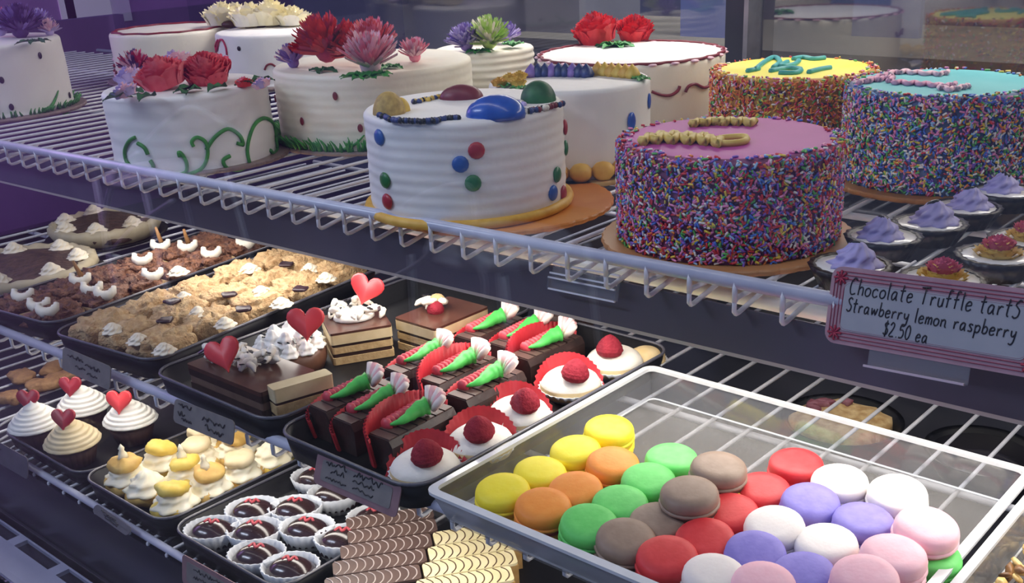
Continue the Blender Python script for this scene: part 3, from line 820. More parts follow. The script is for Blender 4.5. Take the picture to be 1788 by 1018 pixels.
def flute_cup(r0, r1, h, n, b=None, mi=0, amp=.035, ell=1.0, thick=.0008):
    """fluted paper or pastry cup, open at the top"""
    b = b or MB()
    prof = [(.0005, 0), (r0, 0), (r0 * .5 + r1 * .5, h * .5), (r1, h), (r1 - thick * 1.5, h), (r0 * .5 + r1 * .5 - thick * 1.5, h * .5), (r0 - thick, thick), (.0005, thick)]
    def mod(t, i, rr, z):
        k = rr * (1 + (amp * math.cos(n * t) if 1 <= i <= 6 else 0))
        x, y = k * math.cos(t) * ell, k * math.sin(t)
        return math.hypot(x, y), z, math.atan2(y, x)
    b.lathe(prof, n * 3, mi, mod=mod, cap0=False, cap1=False)
    return b
tart_shell = flute_cup(.026, .036, .019, 18, amp=.03, thick=.004).data('tart_shell', [m_shell])
fb = MB(); fb.lathe([(.0285, .009), (.0325, .0160), (.0318, .0182), (.02, .0192), (.0005, .0195)], 24); tart_fill = fb.data('filling', [m_tartw])
lav_d = swirl_mb(.0205, .0215, 8, 1.5, depth=.13).data('lavender_cream', [m_lav])
choc_chip = MB(); choc_chip.ell((0, 0, 0), .006, .005, .0022, 8, 4); choc_chip = choc_chip.data('chocolate_chip', [m_black])
def tart(px, py, kind, label):
    p = at(px, py, ZA + .030)
    t = thing('truffle_tart', label, 'tart', (p.x, p.y, ZA), random.random() * 6, 'chocolate truffle tarts on the top shelf')
    link('tart_shell', tart_shell, t); link('filling', tart_fill, t)
    t.scale = (.95, .95, .95)
    if kind == 'l':
        d = link('lavender_cream', lav_d, t, loc=(-.004, -.002, .0180), scale=random.uniform(.95, 1.08))
        link('chocolate_chip', choc_chip, d, loc=(.002, 0, .019), rot=(.2, .3, 0))
    else:
        r = ruffle('cream_rose', t, (0, 0, .014), .0205, [m_rosey, m_rosey], 5, int(px), hf=.62)
        ruffle('rose_heart', r, (0, 0, .0215), .0140, [m_rosep], 5, int(px) + 1, hf=.95)
for k, (x, y) in enumerate(((1487, 436), (1545, 388), (1626, 366), (1688, 339), (1760, 312))):
    tart(x, y, 'l', '%s truffle tart with lavender cream counting from the shelf front' % ORD[k])
for k, (x, y) in enumerate(((1648, 460), (1745, 420), (1800, 392))):
    tart(x, y, 'r', '%s truffle tart with yellow and pink cream rose from the front' % ORD[k])

# ------------------------------------------------------------------ handwriting
GL = {
 'C': [[(.5, .85), (.3, 1), (.08, .75), (.05, .3), (.2, 0), (.5, .08)]],
 'h': [[(.08, 1), (.08, 0)], [(.08, .35), (.25, .52), (.4, .42), (.42, 0)]],
 'o': [[(.25, .5), (.06, .4), (.05, .12), (.22, 0), (.4, .12), (.42, .38), (.25, .5)]],
 'c': [[(.4, .42), (.25, .5), (.06, .38), (.06, .12), (.22, 0), (.42, .1)]],
 'l': [[(.08, 1), (.1, .1), (.16, 0)]],
 'a': [[(.38, .45), (.2, .5), (.05, .3), (.1, .03), (.25, .05), (.38, .3), (.38, .48), (.4, .08), (.48, 0)]],
 't': [[(.18, .95), (.16, .1), (.28, 0)], [(0, .6), (.36, .63)]],
 'e': [[(.06, .27), (.38, .32), (.34, .48), (.18, .5), (.05, .3), (.1, .04), (.26, 0), (.42, .1)]],
 'T': [[(0, .95), (.6, 1)], [(.3, .97), (.27, 0)]],
 'r': [[(.06, .5), (.08, 0)], [(.08, .32), (.22, .5), (.36, .46)]],
 'u': [[(.06, .5), (.07, .12), (.18, 0), (.34, .1), (.38, .5), (.38, .02)]],
 'f': [[(.4, .95), (.26, 1), (.18, .8), (.17, 0)], [(.02, .52), (.36, .55)]],
 's': [[(.36, .44), (.2, .5), (.08, .4), (.32, .18), (.28, .02), (.04, .03)]],
 'S': [[(.42, .88), (.25, 1), (.08, .82), (.2, .58), (.4, .38), (.36, .08), (.16, 0), (.02, .12)]],
 'F': [[(.46, .88), (.3, .95), (.1, .7), (.2, .58), (.4, .38), (.36, .05), (.16, -.05), (.02, .05)]],
 'w': [[(.04, .5), (.14, .02), (.28, .42), (.42, .02), (.54, .5)]],
 'b': [[(.08, 1), (.08, .02)], [(.08, .35), (.26, .5), (.42, .35), (.38, .08), (.2, 0), (.08, .1)]],
 'y': [[(.06, .5), (.1, .2), (.24, .12), (.38, .3)], [(.4, .5), (.36, -.2), (.2, -.42), (.02, -.36)]],
 'm': [[(.05, .5), (.06, 0)], [(.06, .34), (.18, .5), (.28, .4), (.28, 0)], [(.28, .34), (.42, .5), (.52, .4), (.53, 0)]],
 'n': [[(.06, .5), (.07, 0)], [(.07, .34), (.24, .5), (.38, .4), (.4, .06), (.5, 0)]],
 'p': [[(.06, .5), (.08, -.4)], [(.07, .35), (.24, .5), (.42, .36), (.36, .06), (.2, 0), (.08, .1)]],
 '$': [[(.4, .82), (.22, .92), (.08, .76), (.22, .56), (.4, .4), (.34, .12), (.16, .06), (.02, .16)], [(.24, 1.08), (.22, -.1)]],
 '2': [[(.05, .78), (.2, 1), (.38, .85), (.3, .5), (.04, .03), (.45, .03)]],
 '.': [[(.1, .04), (.13, .02)]],
 '5': [[(.42, .97), (.12, .95), (.08, .56), (.28, .62), (.42, .38), (.32, .06), (.04, .04)]],
 '0': [[(.25, 1), (.06, .75), (.06, .25), (.22, 0), (.4, .22), (.42, .72), (.25, 1)]],
}
def write(b, text, x, y, size, rad, slope=0.0, z=0.0, track=.16, shear=.12):
    cx = x
    for ch in text:
        if ch == ' ': cx += .42 * size; continue
        w = 0
        for st in GL[ch]:
            P = [(cx + (px + shear * py) * size, y + py * size + slope * (cx - x + px * size)) for px, py in st]
            P = smooth2(P, 3) if len(P) > 2 else P
            b.tube([(px, py, z) for px, py in P], rad, 5)
            w = max(w, max(p[0] for p in st))
        cx += (w + track) * size
    return cx
def text_w(text, track=.16):
    return sum(.42 if c == ' ' else max(max(p[0] for p in st) for st in GL[c]) + track for c in text)

# ------------------------------------------------------------------ price signs
m_paper = mat('sign_paper', '#9da1ab', '#a7aab2', 25, .6)  # paper and frame colours darkened to carry the sign's shade
m_pinkfr = mat('sign_pink_frame', '#a98590', '#b3909b', 60, .5)
m_pinkln2 = mat('sign_pink_line', '#8f3f58', None, rough=.5)
m_ink = mat('ink', '#181a26', None, rough=.5)
m_acr = clear_mat('clear_acrylic', (.92, .93, .95, 1), (.75, .75, .8, 1), .10, .05, 1.49)
def sign_frame(p00, p10, p01):
    """local frame: x along the lower edge, y up the sign, z towards the viewer"""
    ex = (Vector(p10) - Vector(p00)); w = ex.length; ex.normalize()
    ey = (Vector(p01) - Vector(p00)); ey = ey - ex * ey.dot(ex); h = ey.length; ey.normalize()
    ez = ex.cross(ey)
    M = Matrix(((ex.x, ey.x, ez.x, p00[0]), (ex.y, ey.y, ez.y, p00[1]), (ex.z, ey.z, ez.z, p00[2]), (0, 0, 0, 1)))
    return M, w, h
bl = atY(1438, 596, .728); br = atY(1818, 664, .716); tl = atY(1461, 464, .742)
M, w, h = sign_frame(bl, br, tl)
w *= .998
sg = thing('price_sign', 'pink framed handwritten chocolate truffle tarts sign on the top rail', 'sign')
sg.matrix_basis = M
b = MB(); b.prism(rrect(0, w, 0, h, .009), -.0015, 0); ob('card', b, m_pinkfr, sg)
b = MB(); b.prism(rrect(.0125, w - .0125, .011, h - .011, .004), .0001, .0006); pf = ob('paper_face', b, m_paper, sg)
for ins in (.0035, .0062, .0090, .0118):
    b = MB(); b.tube([(x, y, .0003) for x, y in rrect(ins, w - ins, ins, h - ins, .006)], .00042, 4, closed=True); ob('border_line', b, m_pinkln2, sg)
for cx_, cy_ in ((.0085, .0085), (w - .0085, .0085), (.0085, h - .0085), (w - .0085, h - .0085)):
    b = MB()
    for i in range(8):
        a = i * PI / 4
        b.tube([(cx_, cy_, .0007), (cx_ + .0058 * math.cos(a), cy_ + .0058 * math.sin(a), .0007)], .0009, 4)
    ob('corner_rosette', b, mat('rosette_red', '#a8324f', None), sg)
for nm, txt, x0, x1, yy, sz, sl in (('lettering', 'Chocolate Truffle tartF', .0165, w * .885, h * .665, .0125, .0), ('lettering', 'Strawberry lemon raspberry', .0160, w * .880, h * .445, .0105, -.01), ('lettering', '$2.50 ea', .048, .084, h * .215, .0105, -.02)):
    b = MB(); k = (x1 - x0) / (text_w(txt) * sz)
    write(b, txt, 0, 0, sz, .00062, sl)
    bb = MB(); bb.v = [Vector((x0 + v.x * k, yy + v.y, .0008 + v.z * .6)) for v in b.v]; bb.f = b.f; bb.m = b.m; bb.s = b.s
    ob(nm, bb, m_ink, pf)
b = MB(); b.box((w * .47, -.006, -.001), (w * .47, .012, .0015)); b.box((w * .47, -.0125, .002), (w * .47, .0012, .007)); ob('clear_holder', b, m_acr, sg)
b = MB(); b.box((w * .47, -.0118, .0058), (w * .47, .0016, .0012)); ob('holder_lip', b, mat('acrylic_edge', '#cbb9c4', None, rough=.2), sg)
# empty clear clip on the same rail
cl = thing('sign_clip', 'empty clear acrylic sign clip on the top shelf rail', 'clip')
M, w, h = sign_frame(atY(962, 503, .742), atY(1078, 527, .742), atY(985, 462, .748))
cl.matrix_basis = M
b = MB(); b.box((w / 2, h / 2, 0), (w, h, .0015)); ob('back_plate', b, m_acr, cl)
m_edge = mat('clear_edge', '#f0f0f6', None, rough=.15)
for yy, zz in ((0.0, .004), (h * .62, .004), (h * .98, .001), (h * .45, .006)):
    b = MB(); b.box((w / 2, yy, zz), (w, .0016, .0016)); ob('edge', b, m_edge, cl)
for xx in (0, w): 
    b = MB(); b.box((xx, h * .25, .003), (.0012, h * .5, .005)); ob('edge', b, m_acr, cl)

m_tagg = mat('grey_tag', '#6f6c6c', '#7d7977', 60, .55)
m_tagp = mat('grey_pink_tag', '#7d5f66', '#8c6d73', 60, .55)
m_tagi = mat('tag_ink', '#23242c', None)
def scribble(b, x0, x1, y, amp, seed, rad=.0007, z=.0008):
    rnd = random.Random(seed); n = int((x1 - x0) / .0022); pts = []
    for i in range(n + 1):
        pts.append((x0 + (x1 - x0) * i / n, y + amp * (rnd.random() - .5) * 2 + (amp * .5 if i % 2 else 0), z))
    b.tube(smooth3(pts), rad, 4)
def smooth3(pts): return [tuple(p) for p in smooth2([tuple(p) for p in pts], 3)]
def price_tag(label, c4, y0, y1, lines, frame=False, seed=1, mm=None):
    (x0, yy0), (x1, yy1), (x2, yy2) = c4          # lower left, lower right, upper left pixels
    M, w, h = sign_frame(atY(x0, yy0, y0), atY(x1, yy1, y0), atY(x2, yy2, y1))
    t = thing('price_tag', label, 'price tag', group='handwritten price tags on the shelf rails')
    t.matrix_basis = M
    b = MB(); b.prism(rrect(0, w, 0, h, .006), -.0012, 0); face = ob('card', b, m_tagp if frame else (mm or m_tagg), t)
    if frame:
        b = MB(); b.prism(rrect(.010, w - .010, .006, h - .006, .003), .0001, .0005); face = ob('paper_face', b, m_tagg, t)
    for k, (u0, u1, v, a) in enumerate(lines):
        b = MB(); scribble(b, u0 * w, u1 * w, v * h, a * h, seed * 10 + k); ob('handwriting', b, m_tagi, face)
    return t
price_tag('grey price tag hanging below the crumble bar tray', ((108, 645), (191, 682), (97, 600)), .532, .540, [(.12, .45, .72, .08), (.5, .8, .62, .08), (.3, .5, .4, .06), (.55, .75, .3, .06)], seed=1)
price_tag('grey price tag hanging below the layered cake tray', ((302, 736), (406, 779), (297, 692)), .532, .540, [(.08, .3, .78, .08), (.5, .86, .62, .10), (.08, .2, .45, .08), (.55, .85, .28, .12), (.15, .32, .25, .05)], seed=2)
price_tag('pink edged price tag hanging below the chocolate log tray', ((546, 842), (691, 906), (540, 780)), .540, .552, [(.13, .38, .76, .07), (.20, .36, .58, .08), (.47, .80, .74, .08), (.47, .72, .52, .07), (.48, .72, .32, .06), (.15, .4, .3, .04)], True, 3)
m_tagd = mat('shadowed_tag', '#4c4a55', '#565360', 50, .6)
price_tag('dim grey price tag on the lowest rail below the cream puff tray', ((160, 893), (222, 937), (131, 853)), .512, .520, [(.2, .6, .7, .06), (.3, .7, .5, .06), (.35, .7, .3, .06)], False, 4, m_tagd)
price_tag('pink edged price tag on the lowest rail below the chocolate cups', ((318, 1018), (428, 1083), (302, 958)), .512, .520, [(.2, .7, .7, .06), (.2, .6, .45, .06)], True, 5)
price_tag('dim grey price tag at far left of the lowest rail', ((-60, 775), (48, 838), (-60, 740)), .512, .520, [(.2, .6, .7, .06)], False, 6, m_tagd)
# ------------------------------------------------------------------ trays
m_btray = mat('black_tray', '#0d0d11', '#131318', 20, .45, spec=.25)
m_btrim = mat('tray_rim', '#4c4c56', '#5a5a64', 30, .3, spec=.6)
def tray(name, label, x0, x1, y0, y1, z, h=.028, r=.03, rim=m_btrim, rz=0.0):
    t = thing(name, label, 'tray', ((x0 + x1) / 2, (y0 + y1) / 2, z), rz)
    hx, hy = (x1 - x0) / 2, (y1 - y0) / 2
    def ring(ins, zz):
        return [(x, y, zz) for x, y in rrect(-hx + ins, hx - ins, -hy + ins, hy - ins, max(.004, r - ins * .6), 6)]
    b = MB(); b.rings([ring(.007, 0), ring(.003, h - .002), ring(.0052, h - .002), ring(.0095, .003)], 0, True)
    ob('tray_body', b, m_btray, t)
    b = MB(); b.tube([(p[0], p[1], h - .0005) for p in ring(.003, 0)], .0019, 6, closed=True)
    ob('rim', b, rim, t)
    return t
tray('log_tray', 'black rounded tray of chocolate logs and raspberry cakes', -.852, -.638, .547, .965, ZB)
tray('layer_cake_tray', 'black rounded tray holding layered cake slices with hearts', -1.098, -.862, .556, .985, ZB)
CRC, CRA = Vector((-1.245, .768, 0)), math.radians(6.5)
tray('crumble_tray', 'black rounded tray full of tan crumble bars', CRC.x - .107, CRC.x + .107, CRC.y - .208, CRC.y + .208, ZB, rz=CRA)
PCC, PCA = Vector((-1.462, .762, 0)), math.radians(7.5)
tray('pecan_tray', 'black rounded tray full of brown nut tarts', PCC.x - .090, PCC.x + .090, PCC.y - .210, PCC.y + .210, ZB, rz=PCA)
tray('cupcake_tray', 'black tray holding cupcakes with red hearts', -1.560, -1.318, .542, .800, ZC, .022)
tray('cream_puff_tray', 'black rounded tray full of cream puffs', -1.308, -1.100, .536, .775, ZC, .030)
tray('chocolate_cup_tray', 'black rounded tray of chocolate domes in white paper cups', -1.092, -.866, .536, .768, ZC, .030)

# clear macaron tray
CT = thing('clear_tray', 'clear plastic tray holding colourful macarons', 'tray', (-.423, .7215, ZB))
m_ct = clear_mat('tray_clear_wall', (.92, .93, .94, 1), (.60, .60, .62, 1), .10, .06, 1.5)
m_ctf = clear_mat('tray_clear_floor', (.88, .88, .88, 1), (.40, .39, .38, 1), .17, .25, 1.35)
m_ctfr = clear_mat('tray_clear_front', (.85, .86, .88, 1), (.45, .45, .46, 1), .5, .1, 1.5)
m_ctr = mat('tray_clear_rim', '#e2e4e6', '#d3d6da', 30, .15, spec=.7)
hx, hy, th = .2015, .1690, .034
def ctray(hx, hy, th, par, wall, floor, rim, taper=.010):
    b = MB(); b.box((0, 0, .0012), (2 * (hx - taper), 2 * (hy - taper), .0024)); ob('tray_floor', b, floor, par)
    cs = [(-1, -1), (1, -1), (1, 1), (-1, 1)]
    for k in range(4):
        a, c = cs[k], cs[(k + 1) % 4]
        vs = []
        for (sx, sy) in (a, c):
            vs += [(sx * (hx - taper), sy * (hy - taper), .0024), (sx * hx, sy * hy, th), (sx * (hx - .0022), sy * (hy - .0022), th), (sx * (hx - taper - .0022), sy * (hy - taper - .0022), .0024)]
        b = MB(); b.add(vs, [(0, 4, 5, 1), (1, 5, 6, 2), (2, 6, 7, 3), (3, 7, 4, 0), (0, 1, 2, 3), (7, 6, 5, 4)], 0, False)
        ob('tray_wall', b, m_ctfr if k == 0 else wall, par)
    ro = rrect(-hx - .004, hx + .004, -hy - .004, hy + .004, .012, 4); ri = rrect(-hx + .0035, hx - .0035, -hy + .0035, hy - .0035, .008, 4)
    b = MB(); b.rings([[(x, y, th - .003) for x, y in ro], [(x, y, th) for x, y in ro], [(x, y, th + .0008) for x, y in ri], [(x, y, th - .003) for x, y in ri]], 0, False, closed=True)
    ob('tray_rim', b, rim, par)
    for zz, q in ((.0026, taper + .001),):
        b = MB(); b.tube([(x, y, zz) for x, y in rrect(-hx + q, hx - q, -hy + q, hy - q, .008, 4)], .0011, 5, closed=True); ob('floor_edge', b, rim, par)
ctray(hx, hy, th, CT, m_ct, m_ctf, m_ctr)

# macarons
MC = {}
def maccol(k, c1, c2, fill):
    shell = mat('macaron_' + k, c1, c2, 90, .55, .25, 350, sss=.05, bdist=.0006)
    fm = mat('macaron_filling_' + k, fill, None, rough=.6)
    R = .0246
    def top(b, s, z0):
        prof = [(R * .97, 0), (R * 1.0, .0022 * s), (R * .995, .0048 * s), (R * .955, .0074 * s), (R * .87, .0091 * s), (R * .6, .0098 * s), (.0005, .0100 * s)]
        b.lathe([(r, z0 + z) for r, z in (prof if s > 0 else prof)], 28)
    def frill(b, z, s):
        b.lathe([(R * .95, z), (R * 1.03, z + .0008 * s), (R * 1.03, z + .0022 * s), (R * .97, z + .003 * s)], 42, mod=lambda t, i, rr, zz: (rr * (1 + .012 * math.sin(21 * t) + .01 * math.sin(13 * t + 1)), zz, t))
    a = MB(); frill(a, .0145, 1); top(a, 1, .0168)
    c = MB(); frill(c, .0105, -1); top(c, -1, .0086)
    for f in c.f: f.reverse()
    f = MB(); f.lathe([(R * .9, .0095), (R * .96, .0115), (R * .96, .0138), (R * .9, .0155)], 26)
    for v in a.v + c.v + f.v: v.z *= 1.22
    lo = min(v.z for v in c.v)
    for v in a.v + c.v + f.v: v.z -= lo
    MC[k] = (a.data('top_shell', [shell]), f.data('filling', [fm]), c.data('bottom_shell', [shell]), max(v.z for v in a.v))
for k, c1, c2, fl in (('yellow', '#f2df1c', '#f6e63a', '#e0b828'), ('orange', '#ef8f2e', '#f39a3c', '#a52a2a'), ('green', '#5fd062', '#6fdc70', '#3f8f48'),
                      ('brown', '#8d7766', '#9a8473', '#4a3026'), ('red', '#cf2a30', '#d93a3e', '#a82030'), ('white', '#e9e1dc', '#eee7e1', '#e29aa8'),
                      ('purple', '#7d72c6', '#8a80d0', '#57478f'), ('pink', '#f2b9c6', '#f5c4cf', '#d8808c'), ('yellow2', '#e6b91c', '#ecc42e', '#c79a1c')):
    maccol(k, c1, c2, fl)
ZF = ZB + .0026
def macaron(px, py, k, label, lift=0.0, tilt=None, seed=0):
    a, f, c, ht = MC[k]
    rnd = random.Random(seed * 31 + int(px))
    p = at(px, py, ZF + lift + .0285)
    if lift < .015: p.x = max(p.x, -.584); p.y = max(p.y, .592)
    tl_ = tilt if tilt is not None else rnd.uniform(4, 13)
    th_ = math.atan2(-p.y, -p.x) + rnd.uniform(-.6, .6)      # leans towards the shopper
    ax = Vector((-math.sin(th_), math.cos(th_), 0))
    q = Matrix.Rotation(math.radians(tl_), 4, ax)
    dz = .0238 * math.sin(math.radians(tl_)) * .95
    t = thing('macaron', label, 'macaron', group='macarons in the clear tray')
    t.matrix_basis = Matrix.Translation((p.x, p.y, ZF + lift + dz)) @ q @ Matrix.Rotation(rnd.random() * 6, 4, 'Z')
    link('top_shell', a, t); link('filling', f, t); link('bottom_shell', c, t)
COLS = [('yellow', 'yellow', [(868, 866), (940, 828), (1008, 790), (1062, 752)]),
        ('orange', 'orange', [(937, 893), (1008, 858), (1068, 812)]),
        ('green', 'green', [(1007, 930), (1083, 882), (1132, 842), (1172, 803)]),
        ('brown', 'brown', [(1080, 950), (1150, 913), (1205, 864), (1252, 820)]),
        ('red', 'red', [(1157, 982), (1235, 945), (1277, 898), (1332, 858), (1390, 812)])]
for key, nm, L in COLS:
    for i, (x, y) in enumerate(L):
        lift = 0.0
        if nm == 'brown' and i >= 2: lift = .019
        macaron(x, y, key, '%s %s macaron in its row, counting from the tray front' % (ORD[i], nm), lift, seed=i)
for x, y, k, lab, lf in ((1240, 1010, 'white', 'white macaron nearest the tray front, partly cut off', 0), (1319, 968, 'purple', 'purple macaron between the front white one and the reds', 0),
        (1356, 922, 'white', 'white macaron beside the second red one', .004), (1413, 880, 'purple', 'purple macaron farthest back, touching the red ones', .004), (1467, 843, 'white', 'white macaron beside the rearmost red one', .004),
        (1332, 1024, 'pink', 'pale pink macaron at the bottom edge, mostly cut off', 0), (1408, 1006, 'purple', 'purple macaron nearest the tray front', 0), (1446, 952, 'white', 'white macaron between two purple ones', .004),
        (1505, 912, 'purple', 'purple macaron beside the large pink ones', .006), (1567, 865, 'white', 'rearmost white macaron, farthest right', .006),
        (1512, 1012, 'pink', 'pink macaron nearest the bottom edge', .012), (1557, 972, 'pink', 'middle pink macaron of the right hand row', .017), (1612, 924, 'pink', 'rearmost pink macaron at the right', .017)):
    macaron(x, y, k, lab, lf, seed=9)
macaron(1254, 866, 'yellow2', 'golden macaron lying under the rearmost brown one', 0, 0)
macaron(1205, 912, 'yellow2', 'golden macaron lying under the third brown one', 0, 0)
macaron(1622, 972, 'green', 'green macaron lying under the rearmost pink one', 0, 0)

# second clear tray with golden brittle at the right
CT2 = thing('clear_tray', 'clear plastic tray of golden nut brittle at the right edge', 'tray', (-.075, .735, ZB))
ctray(.135, .165, .030, CT2, m_ct, m_ctf, m_ctr)
m_br1 = mat('brittle_gold', '#c9a561', '#dcbf80', 120, .4, .4, 200); m_br2 = mat('brittle_brown', '#6d4a2c', '#8a6238', 120, .4, .4, 200); m_br3 = mat('brittle_pale', '#e6d6ad', '#d9c592', 120, .45)
b = MB(); rnd = random.Random(5)
for i in range(900):
    u = Vector((rnd.uniform(-.118, .118), rnd.uniform(-.148, .148), .004 + rnd.random() ** 2 * .020))
    T = TR(u, (rnd.uniform(-.9, .9), rnd.uniform(-.9, .9), rnd.random() * 6), (rnd.uniform(.004, .010), rnd.uniform(.003, .006), rnd.uniform(.0015, .003)))
    b.ell((0, 0, 0), 1, 1, 1, 6, 3, rnd.choice((0, 0, 0, 1, 2)), T)
o = ob('nut_brittle', b, [m_br1, m_br2, m_br3], loc=(-.075, .735, ZB)); tag(o, 'heap of golden nut brittle flakes in the right hand tray', 'brittle', kind='stuff')

# ------------------------------------------------------------------ chocolate logs
m_log = mat('log_chocolate', '#2e1f1d', '#3b2825', 50, .42, .3, 120)
m_logtop = mat('log_chocolate_top', '#4a3733', '#57413b', 40, .45)
m_redcup = mat('red_paper_cup', '#b01f2c', '#c22a36', 60, .5)
m_redtrim = mat('red_sugar', '#b8323f', '#c94a55', 80, .45)
m_grn = mat('bright_green_cream', '#3fb54a', '#52c95a', 60, .45, sss=.08)
m_tip = mat('white_petal', '#ece4dc', '#e6cfcb', 60, .5)
LW, LL, LH = .036, .092, .034
b = MB()
prof = [(-LW / 2, 0), (LW / 2, 0), (LW / 2, LH * .8), (LW / 2 - .004, LH), (-LW / 2 + .004, LH), (-LW / 2, LH * .8)]
b.rings([[(x, -LL / 2, z) for x, z in prof], [(x, LL / 2, z) for x, z in prof]], 0, False); log_body = b.data('log_body', [m_log])
b = MB()
for k in range(7):
    yy = -LL / 2 + LL * (k + .5) / 7
    b.box((0, yy, LH + .0006), (LW - .009, LL / 7 * .82, .0016))
log_top = b.data('glaze', [m_logtop])
def half_cup(L, Hh, n=26):
    """red fluted paper standing along the left side and wrapped round the ends"""
    b = MB(); rows = []
    for zi in range(3):
        z = .001 + Hh * zi / 2; row = []
        for i in range(n * 2 + 1):
            u = i / (n * 2); a = PI * (.5 + u)             # half ellipse on the -x side
            k = 1 + .035 * math.cos(i * PI) + .10 * zi / 2
            bow = math.sin(PI * u)
            row.append(((-.004 + LW * .66 * math.cos(a)) * k, L * .54 * math.sin(a) * k, z + (Hh * .55 * bow * zi / 2)))
        rows.append(row)
    N = n * 2 + 1
    vs = [v for r in rows for v in r] + [(v[0] + .0009, v[1], v[2]) for r in rows for v in r]
    fs = [(i * N + j, i * N + j + 1, (i + 1) * N + j + 1, (i + 1) * N + j) for i in range(2) for j in range(N - 1)]
    m = 3 * N
    fs += [(m + (i + 1) * N + j, m + (i + 1) * N + j + 1, m + i * N + j + 1, m + i * N + j) for i in range(2) for j in range(N - 1)]
    fs += [(2 * N + j, 2 * N + j + 1, m + 2 * N + j + 1, m + 2 * N + j) for j in range(N - 1)]
    b.add(vs, fs); return b
cup_d = half_cup(LL, LH * .62).data('paper_cup', [m_redcup])
b = MB(); rnd = random.Random(3)                          # green cream: tapering twisted cone, thick end to the back
P = [Vector((0.003 * math.sin(i * .5), -.026 + .044 * i / 11, .002 + .006 * i / 11)) for i in range(12)]
b.tube(P, .0088, 10, rf=lambda u: .12 + .95 * u ** .8 * (1 + .12 * math.sin(u * 26)))
green_d = b.data('green_cream', [m_grn])
b = MB()
for i, a in enumerate((-.9, -.45, 0, .45, .9)):
    d = Vector((math.sin(a) * .75, math.cos(a) * .45, .75)).normalized()
    p0 = Vector((.002 * i - .004, .016, .006))
    b.tube([p0, p0 + d * .011, p0 + d * .022], .0052, 7, i % 2, rf=lambda u: .6 + 1.0 * u - .9 * u * u)
tip_d = b.data('white_petals', [m_tip, mat('pink_petal', '#e2a9ab', None, rough=.5)])
b = MB()
for k in range(9):
    b.ell((0, -.030 + .0062 * k, .004), .0078, .0045, .0072, 8, 5)
red_d = b.data('red_sugar_ridge', [m_redtrim])
rows = ['front', 'middle', 'back']; cols = ['left', 'centre', 'right']
LOGS = [[(610, 680), (652, 700), (713, 725)], [(735, 618), (797, 635), (843, 660)], [(852, 563), (910, 575), (950, 595)]]
for r_, L in enumerate(LOGS):
    for c_, (x, y) in enumerate(L):
        p = at(x, y, ZB + .045)
        t = thing('chocolate_log', '%s chocolate log of the %s row with green cream' % (cols[c_], rows[r_]), 'cake', (p.x, p.y + .004, ZB + .0035), random.uniform(-.06, .06), 'chocolate logs with green cream and white petals')
        link('log_body', log_body, t); link('glaze', log_top, t)
        link('paper_cup', cup_d, t, scale=(1, 1, 1.55 if (r_, c_) in ((0, 2), (1, 1), (2, 2)) else 1.0))
        link('red_sugar_ridge', red_d, t, loc=(-.011, .004, LH), rot=(0, 0, .08))
        link('green_cream', green_d, t, loc=(.004, -.002, LH + .004), rot=(0, 0, -.25))
        link('white_petals', tip_d, t, loc=(.006, .002, LH + .004), rot=(0, 0, -.35))
for (x, y, lab) in ((1020, 560, 'plain chocolate log at the back of the log tray'),):
    p = at(x, y, ZB + .035)
    t = thing('chocolate_log', lab, 'cake', (p.x - .03, p.y - .01, ZB + .0035), .05, 'chocolate logs with green cream and white petals')
    link('log_body', log_body, t); link('glaze', log_top, t); link('paper_cup', cup_d, t)

# white raspberry cakes
m_snow = mat('sugared_white_cake', '#eee9dc', '#f3efe6', 40, .6, .35, 160, sss=.06)
m_bake = mat('golden_cake_edge', '#d9bd86', '#e5d0a2', 50, .6, .3, 120)
m_wcup = mat('white_paper_cup', '#e4e6ea', '#d6dade', 60, .6)
m_rasp = mat('raspberry', '#86202f', '#9c2e3c', 120, .75, .6, 500, sss=.05, spec=.2)
b = MB(); b.lathe([(.020, .003), (.030, .006), (.0338, .013), (.0332, .018), (.030, .0235), (.022, .029), (.011, .0315), (.0005, .032)], 32, 0, mis=[1, 1, 1, 0, 0, 0, 0],
        mod=lambda t, i, r, z: (r * (1 + .02 * math.sin(3 * t + 1) + .012 * math.sin(7 * t)), z, t))
cake_d = b.data('cake_dome', [m_snow, m_bake])
wcup_d = flute_cup(.023, .0355, .014, 26, amp=.03).data('paper_cup', [m_wcup])
def raspberry_mesh(r=.0118, h=.021):
    """blunt cone covered in rows of small rounded bumps"""
    b = MB(); prof = []
    for i in range(19):
        u = i / 18
        prof.append((max(.0004, r * (1 - u ** 2.4) ** .75 * (.86 + .25 * min(1, u * 4)) * (1 + .05 * abs(math.sin(u * PI * 6)))), h * u))
    b.lathe(prof, 44, mod=lambda t, i, rr, z: (rr * (1 + .045 * abs(math.sin(5.5 * t + (i // 3) * 1.57))), z, t))
    return b
rasp_d = raspberry_mesh().data('raspberry', [m_rasp])
redcup2 = MB()
for k in range(1):
    N = 40; rows_ = []
    for zi in range(4):
        row = []
        for i in range(N + 1):
            a = PI * (.30 + .85 * i / N)
            rr = (.031 + .010 * zi / 3) * (1 + .03 * math.cos(i * PI))
            row.append((rr * math.cos(a), rr * math.sin(a), .002 + .034 * zi / 3 * math.sin(PI * i / N) ** .6))
        rows_.append(row)
    vs = [v for r in rows_ for v in r]; fs = [(i * (N + 1) + j, i * (N + 1) + j + 1, (i + 1) * (N + 1) + j + 1, (i + 1) * (N + 1) + j) for i in range(3) for j in range(N)]
    redcup2.add(vs, fs)
redcup2_d = redcup2.data('red_paper_cup', [m_redcup])
WC = [(742, 806), (838, 762), (905, 714), (996, 660), (1072, 622)]
RB = [(746, 784), (835, 742), (910, 694), (998, 645), (1060, 602)]
